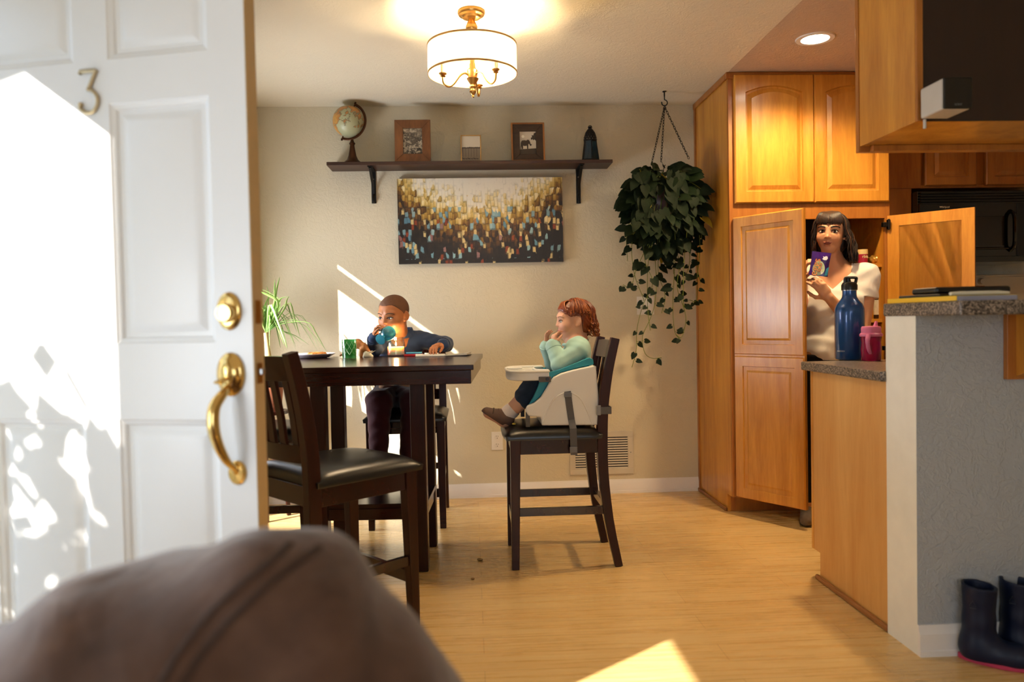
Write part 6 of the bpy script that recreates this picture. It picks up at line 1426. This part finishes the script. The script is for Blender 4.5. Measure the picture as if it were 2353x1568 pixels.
for s in (-1, 1): obj('padding', MB().prism(prof(tealp, -W1), TT+s*(W1-.001), TT+s*(W1-.016), Mxz), m_teal, bo, bevel=.004)
obj('back_padding', MB().box((xb0-.014, TT-W1+.016, zb0+.05), (xb0-.001, TT+W1-.016, T(1360, 824, -W1).z)), m_teal, bo, bevel=.005)
# tray
tx0, tx1 = T(1167, 862, -W0).x, T(1262, 862, -W0).x; tz0, tz1 = T(1200, 876, -W0).z, T(1200, 857, -W0).z
out = []
for i in range(25): a = PI/2+PI*i/24; out.append((tx0+.10+.10*math.copysign(abs(math.cos(a))**.6, math.cos(a)), TT+(W0+.0)*math.copysign(abs(math.sin(a))**.6, math.sin(a))))
out += [(tx1, TT-W0), (tx1, TT-.13), (tx1-.045, TT-.085), (tx1-.055, TT), (tx1-.045, TT+.085), (tx1, TT+.13), (tx1, TT+W0)]
to = obj('tray', MB().prism(out, tz0, tz1), m_wplast, bo, bevel=.005, bseg=3)
rim = [Vector((x, y, tz1+.004)) for x, y in out]; obj('tray_rim', MB().tube(rim, .0055, 8, closed=True), m_wplast, to)
for cx, cy__, r_ in ((tx0+.045, TT-.10, .035), (tx0+.045, TT+.10, .035)): obj('cup_ring', MB().tube([(cx+r_*math.cos(a), cy__+r_*math.sin(a), tz1+.003) for a in [2*PI*i/24 for i in range(24)]], .004, 8, closed=True), m_wplast, to)
ca, cb3 = T(1238, 866, -W0-.004), T(1266, 878, -W0-.004); cz_ = MB().box((ca.x, TT-W0-.008, cb3.z), (cb3.x, TT-W0+.0, ca.z)); obj('clamp', cz_, m_strap2, bo, bevel=.002)
obj('clamp_button', MB().lathe([(.0001, .004), (.007, .004), (.008, 0)], M=Matrix.Translation(T(1258, 872, -W0-.0085)) @ Matrix.Rotation(PI/2, 4, 'X'), seg=16), m_black, bo)
obj('strap', MB().sweep([T(1304, 900, -W0-.007), T(1308, 930, -W0-.007), T(1313, 965, -W0-.007), T(1317, 985, -.232), T(1318, 1010, -.234), T(1319, 1046, -.235)], .003, .030, side=(0, 1, 0)), m_strap2, bo)
for c, d_ in ((T(1305, 908, -W0-.010), (.034, .022)), (T(1318, 1034, -.239), (.034, .028))): obj('buckle', MB().box((c.x-d_[0]/2, c.y-.004, c.z-d_[1]/2), (c.x+d_[0]/2, c.y+.002, c.z+d_[1]/2)), mat('grey buckle', '6e6e70', rough=.4), bo, bevel=.003)
pz = T(1390, 943, -.2); bx0, bx1 = T(1374, 943, -.22).x, T(1404, 943, -.22).x
bs_ = MB().box((bx0, TT-.216, pz.z-.016), (bx1, TT-.213, pz.z+.016)).box((bx1-.0, TT-.216, pz.z-.016), (bx1+.003, TT+.216, pz.z+.016)).box((bx0, TT+.213, pz.z-.016), (bx1, TT+.216, pz.z+.016)); obj('back_strap', bs_, m_strap2, bo, smooth=False)
obj('buckle', MB().box((bx0-.006, TT-.219, pz.z-.020), (bx0+.014, TT-.212, pz.z+.024)), mat('grey clip', '8a8a8c', rough=.4), bo, bevel=.003)
for s in (-1, 1):
    c0, c1 = T(1208, 947, -W0), T(1218, 968, -W0); obj('front_foot', MB().box((c0.x, TT+s*(W0-.01)-.006, zb0), (c1.x, TT+s*(W0-.01)+.006, c0.z)), m_strap2, bo, bevel=.002)
q = T(1180, 973, -.10); crumb('snack_crumb', 'yellow snack crumb on the black seat beside the toddler shoe', Vector((q.x, q.y, .6335)), .008, m_crumby)
# ------------------------------------------------------------------ the woman at the pantry
sk_w = skin('warm light skin', 'cf9470', 'dca884'); m_tee = cloth('white cotton tee', 'e2dcd4', 'efeae4', 600, .25, 9); m_trs = cloth('black trousers', '101012', '1a1a1e', 400, .2)
WY = 4.03
def Wp(x, y, dy=0): return aY(x, y, WY+dy)
wom = thing('person', 'woman with a dark wavy bob in a white tee standing at the open pantry', 'person', (Wp(1912, 700).x, WY, 0))
fw_ = Vector((-.47, -.88, 0)).normalized(); rw_ = Vector((-fw_.y*-1, 0, 0)); rw_ = fw_.cross(Vector((0, 0, 1)))   # rw: her right
Hw = Head(Wp(1908, 536, -.02), (-.55, -.83, -.03), (.08, 0, 1), .212, 0, .82)
ch = Wp(1915, 660, .02); sz = Wp(1985, 632).z
shc = Vector((ch.x, ch.y, sz)); sLw, sRw = shc-rw_*.165, shc+rw_*.165
sLw.z -= .005; sRw.z += .0
eLw = Wp(1978, 768, -.07); wLw = Wp(1905, 684, -.165)
eRw = sRw+Vector((-.0, .02, -.25))-fw_*.02; eRw = sRw+rw_*.005+fw_*.02+Vector((0, 0, -.26)); wRw = Wp(1862, 625, -.13)
hipw = Vector((ch.x-.01, ch.y+.01, .93)); waist = Vector((ch.x, ch.y+.01, 1.08))
neckw = [RC(Hw.P(0, -.12, -.22), shc+Vector((0, .005, .015))-fw_*.01, .050, .055, .03)]
Mw = axes(fw_, (0, 0, 1))
torsow = [RC(sLw+rw_*.02, sRw-rw_*.02, .050, .050, .06), EL(shc+Vector((0, 0, -.13)), (.150, .095, .15), Mw, .06), EL(shc+fw_*.055+rw_*.065+Vector((0, 0, -.15)), (.066, .065, .068), Mw, .05), EL(shc+fw_*.055-rw_*.065+Vector((0, 0, -.15)), (.066, .065, .068), Mw, .05), EL(waist, (.130, .092, .14), Mw, .06), EL(hipw, (.155, .11, .13), Mw, .06), RC(shc+rw_*.08+Vector((0, 0, .0)), shc+Vector((0, 0, .05)), .03, .04, .05), RC(shc-rw_*.08+Vector((0, 0, .0)), shc+Vector((0, 0, .05)), .03, .04, .05)]
uarm = [RC(sLw, eLw, .052, .040, .03), RC(sRw, eRw, .052, .040, .03)]
farm = [RC(eLw, wLw, .042, .026, .02), RC(eRw, wRw, .042, .026, .02)]
bagc = aY(1884, 607, WY-.20)
handLw = hand_prims(wLw, (-.62, -.10, .75), (-.35, .80, .45), .165, 1, ((20, 30, 22), (24, 34, 24), (28, 36, 26), (30, 40, 28)), th=(.75, .5), spread=.12, k=.012)
wRw = Vector((1.722, 3.955, aY(1860, 640, 3.95).z)); handRw = hand_prims(wRw, (-.05, -.45, .85), (.9, -.2, -.1), .160, -1, ((28, 40, 30), (32, 44, 34), (36, 46, 34), (40, 48, 34)), th=(.6, .4), k=.012)
farm[1] = RC(eRw, wRw, .042, .026, .02)
legw, shoes = [], []
ankR, ankL = Vector((1.80, 4.08, .10)), Vector((2.01, 4.06, .10))
for s, an in ((1, ankR), (-1, ankL)): legw += limb(hipw+rw_*s*.075+Vector((0, 0, -.03)), (hipw+rw_*s*.075+an)/2+fw_*.03+Vector((0, 0, .03)), an, .085, .058, .042, .04)
footw = [RC(an+Vector((0, 0, -.055)), an+fw_*.15+Vector((0, 0, -.07)), .038, .028, .03) for an in (ankR, ankL)]
base_w = Hw.prims+neckw+torsow+uarm+farm+handLw+handRw+legw+footw
zc_ = shc.z-.16; lo_w = np.array([1.45, 3.5, 0.0]); hi_w = np.array([2.25, 4.35, zc_+.01])
m_up = sdf_mesh(base_w, .0027, lo=(1.5, 3.55, zc_-.10), hi=(2.2, 4.25, 1.72)); m_lo = sdf_mesh(base_w, .0055, lo=(1.45, 3.55, -.02), hi=(2.3, 4.35, zc_-.085))
up_ = relax(m_up, 1); Hw.scan(up_); low_ = relax(m_lo, 1); up_.add(low_.v, low_.f)
obj('body', up_, sk_w, wom, angle=180, fixn=False)
Hw.face(wom, mat('black brow', '120a08', rough=.6), m_irisb, mat('dusky red lips', '8e4a42', rough=.4), -.008, .024)
m_hw = hairmat('dark brown hair', '120a06', '28160d', .5); m_hw2 = hairmat('chestnut highlights', '3a2010', '55321a', .5)
obj('hair', relax(sdf_mesh(Hw.prims[:1]+[Hw.E(0, -.20, -.15, .34, .24, .38, .1)], .0036, off=.013, clip=hairline(Hw, (-.6, -.1, .02, .10, .2, .42), (-.62, -.55, -.10, .14, .26, .32))), 1), m_hw, wom, angle=180)
rw2 = random.Random(31); l1, l2 = MB(), MB()
for i in range(230):
    ph = R(rw2.uniform(62, 298)); sr, sf_ = math.sin(ph), math.cos(ph); wv = rw2.uniform(1.06, 1.24); q = []
    for t_ in (.06, .3, .55, .8, 1.0): th = t_*R(92); q.append((sr*.345*wv*math.sin(th), -.05+sf_*.43*wv*math.sin(th), .13+.375*(1.04+.04*rw2.random())*math.cos(th)))
    e = q[-1]; bot = rw2.uniform(-.78, -.52) if abs(sr) < .93 or sr > 0 else rw2.uniform(-.74, -.5); p0 = rw2.uniform(0, 6.3); am = rw2.uniform(.015, .045)
    for j in range(1, 8): u = j/7; q.append((e[0]*(1+(.10*u-.16*u*u if e[0] > 0 else .75*u-.22*u*u))+am*math.sin(p0+u*8), e[1]+am*math.cos(p0+u*8)*.8-.02*u, e[2]+(bot-e[2])*u))
    strands(l2 if i % 4 == 0 else l1, Hw, [q], .0042 if i % 2 else .003, 5, 20)
for i in range(80):
    a = -.30+.60*(i+rw2.random())/80; q = [(a*.2, -.02, .535), (a*.75, .22, .49), (a*.98, .385-abs(a)*.38, .36), (a*1.02, .415-abs(a)*.46, rw2.uniform(.165, .215)-.10*max(0, abs(a)-.22))]
    strands(l2 if i % 5 == 0 else l1, Hw, [q], .0032, 5, 12)
obj('hair_locks', l1, m_hw, wom, angle=180); obj('lighter_locks', l2, m_hw2, wom, angle=180)
obj('earring', MB().ell(Hw.P(-.37, -.02, -.17), (.004, .004, .004), seg=10, rings=6), m_steel, wom)
slv = uarm[0]; dvL = (eLw-sLw).normalized(); dvR = (eRw-sRw).normalized()
tee = torsow+[RC(sLw, sLw+dvL*.115, .056, .056, .03), RC(sRw, sRw+dvR*.115, .056, .056, .03)]
vn = shc+fw_*.06+Vector((0, 0, .015))
def teeclip(X, Y, Z):
    a = (X-shc.x)*fw_.x+(Y-shc.y)*fw_.y; b = (X-shc.x)*rw_.x+(Y-shc.y)*rw_.y; h_ = Z-shc.z
    neck_ = .085-np.sqrt((b/1.0)**2+np.maximum(0, -a)**2*.9+np.where(a > 0, 0, 0)+np.minimum(0, h_-.0)**2*.0+0*Z)
    vv = (h_+.075)-.95*np.abs(b)            # v-neck in front
    front = np.where(a > -.03, np.minimum(vv, .09-np.abs(b)), np.minimum(h_-.045, .09-np.abs(b)))
    bot = (.865-Z)+0*X+0*Y
    dL = ((X-sLw.x)*dvL.x+(Y-sLw.y)*dvL.y+(Z-sLw.z)*dvL.z)-.118
    dR = ((X-sRw.x)*dvR.x+(Y-sRw.y)*dvR.y+(Z-sRw.z)*dvR.z)-.118
    sl = np.where(np.abs(b) > .15, np.where(b < 0, dL, dR), -.1)
    return np.maximum(np.maximum(front, bot), sl).astype(np.float32)
obj('tee_shirt', relax(sdf_mesh(tee, .004, off=.009, clip=teeclip, disp=wr(.0035, 48, 26)), 1), m_tee, wom, angle=180)
obj('trousers', relax(sdf_mesh([EL(hipw, (.155, .11, .12), Mw, .06)]+legw, .006, off=.006, clip=lambda X, Y, Z: np.maximum(Z-.895, .10-Z).astype(np.float32)+0*X+0*Y), 1), m_trs, wom, angle=180)
m_slip = mat('brown knitted slipper', '6a5a4c', .4, .4, 90, vscale=60, rough=.9)
for an in (ankR, ankL):
    s_o = obj('slipper', relax(sdf_mesh([RC(an+Vector((0, 0, -.055)), an+fw_*.155+Vector((0, 0, -.068)), .041, .031, .03)], .005, off=.003, clip=lambda X, Y, Z: np.maximum(.012-Z, Z-.105).astype(np.float32)+0*X+0*Y), 1), m_slip, wom, angle=180)
    obj('sole', relax(sdf_mesh([RC(an+Vector((0, 0, -.055)), an+fw_*.155+Vector((0, 0, -.068)), .041, .031, .03)], .005, off=.004, clip=lambda X, Y, Z: np.maximum(.001-Z, Z-.016).astype(np.float32)+0*X+0*Y), 1), m_black, s_o, angle=180)
rg2 = MB(); 
# purple snack pouch in her hands
bf = (CC-bagc); bf.z = 0; bf.normalize(); br_ = Vector((-bf.y, bf.x, 0)); til = R(9)
bxr = br_*math.cos(til)+Vector((0, 0, -1))*math.sin(til)*1; bup = Vector((0, 0, 1))*math.cos(til)+br_*math.sin(til)
Mb_ = Matrix(((bxr.x, bup.x, bf.x, bagc.x), (bxr.y, bup.y, bf.y, bagc.y), (bxr.z, bup.z, bf.z, bagc.z), (0, 0, 0, 1)))
bw_, bh_ = .046, .060
pch = thing('snack_pouch', 'shiny purple snack pouch with lettering held by the woman', 'snack bag', bagc)
pmb = MB(); n = 13; fr_, bk_ = [], []
def pz_(u, v): return .012*max(0, (1-u**4))*(1-max(0, v)**3)*(1 if v > -1 else 1)*(.5 if v > .8 else 1)*(1-.25*(v+1)/2)
for j in range(n):
    for i in range(n):
        u, v = 2*i/(n-1)-1, 2*j/(n-1)-1; z = pz_(u, v)+.0008*math.sin(7*u+5*v); fr_.append(Mb_ @ Vector((u*bw_*(1-.06*(1-v*v)), v*bh_, z))); bk_.append(Mb_ @ Vector((u*bw_*(1-.06*(1-v*v)), v*bh_, -z*.8-.001)))
g = lambda i, j: j*n+i
fs = [(g(i, j), g(i+1, j), g(i+1, j+1), g(i, j+1)) for j in range(n-1) for i in range(n-1)]; k_ = n*n
rim_ = [g(i, 0) for i in range(n)]+[g(n-1, j) for j in range(1, n)]+[g(i, n-1) for i in range(n-2, -1, -1)]+[g(0, j) for j in range(n-2, 0, -1)]
pmb.add(fr_+bk_, fs+[tuple(x+k_ for x in f[::-1]) for f in fs]+[(rim_[i], rim_[(i+1) % len(rim_)], rim_[(i+1) % len(rim_)]+k_, rim_[i]+k_) for i in range(len(rim_))])
obj('pouch', pmb, mat('glossy purple foil', '3b1a6e', .15, rough=.22), pch, angle=50)
def sticker(name, poly, m, lift): 
    mb = MB(); c = Vector((sum(p[0] for p in poly)/len(poly), sum(p[1] for p in poly)/len(poly))); vs = [Mb_ @ Vector((c.x*bw_, c.y*bh_, pz_(c.x, c.y)+lift))]
    for x, y in poly: vs.append(Mb_ @ Vector((x*bw_, y*bh_, pz_(x, y)+lift)))
    mb.add(vs, [(0, i+1, (i+1) % len(poly)+1) for i in range(len(poly))]); return obj(name, mb, m, pch, angle=80)
egg = [(-.05+.62*math.cos(a)*(1-.12*math.sin(a)), -.35+.60*math.sin(a)) for a in [2*PI*i/28 for i in range(28)]]
sticker('picture_oval', egg, mat('pale green picture', 'c9d8a8', .25, vscale=90, rough=.3), .0022)
re_ = random.Random(9)
for i in range(7):
    x, y = .18+.18*re_.uniform(-1, 1), -.5+.28*re_.uniform(-1, 1); rr2 = .10; sticker('printed_sweet', [(x+rr2*math.cos(a)*1.2, y+rr2*math.sin(a)) for a in [2*PI*j/10 for j in range(10)]], mat('printed sweet %d' % i, ('f2ead0', 'f0c8c8', 'b8d8b0', 'fff6e0', 'e8e0f0', 'c8e0a0', 'f6e6b0')[i], .02, rough=.3), .0030+.0002*i)
sticker('blue_panel', [(.62, -.95), (.92, -.9), (.98, -.15), (.72, -.35)], mat('light blue print', '4ab0d8', rough=.3), .0024)
sticker('white_shape', [(.15, .42), (.35, .34), (.6, .36), (.72, .5), (.66, .66), (.5, .7), (.36, .62), (.2, .66), (.26, .54)], mat('white print', 'e8e4f0', rough=.3), .0022)
wd_ = text_mb('eggs', .050, Mb_ @ Matrix.Translation((-.40*bw_, -.30*bh_, .0170)) @ Matrix.Rotation(R(84), 4, 'Z'), .0006); obj('lettering_shadow', text_mb('eggs', .055, Mb_ @ Matrix.Translation((-.42*bw_, -.31*bh_, .0155)) @ Matrix.Rotation(R(84), 4, 'Z'), .0004), mat('dark red lettering edge', '8a1420', rough=.3), pch); obj('lettering', wd_, mat('orange lettering', 'f0a04a', rough=.3), pch)
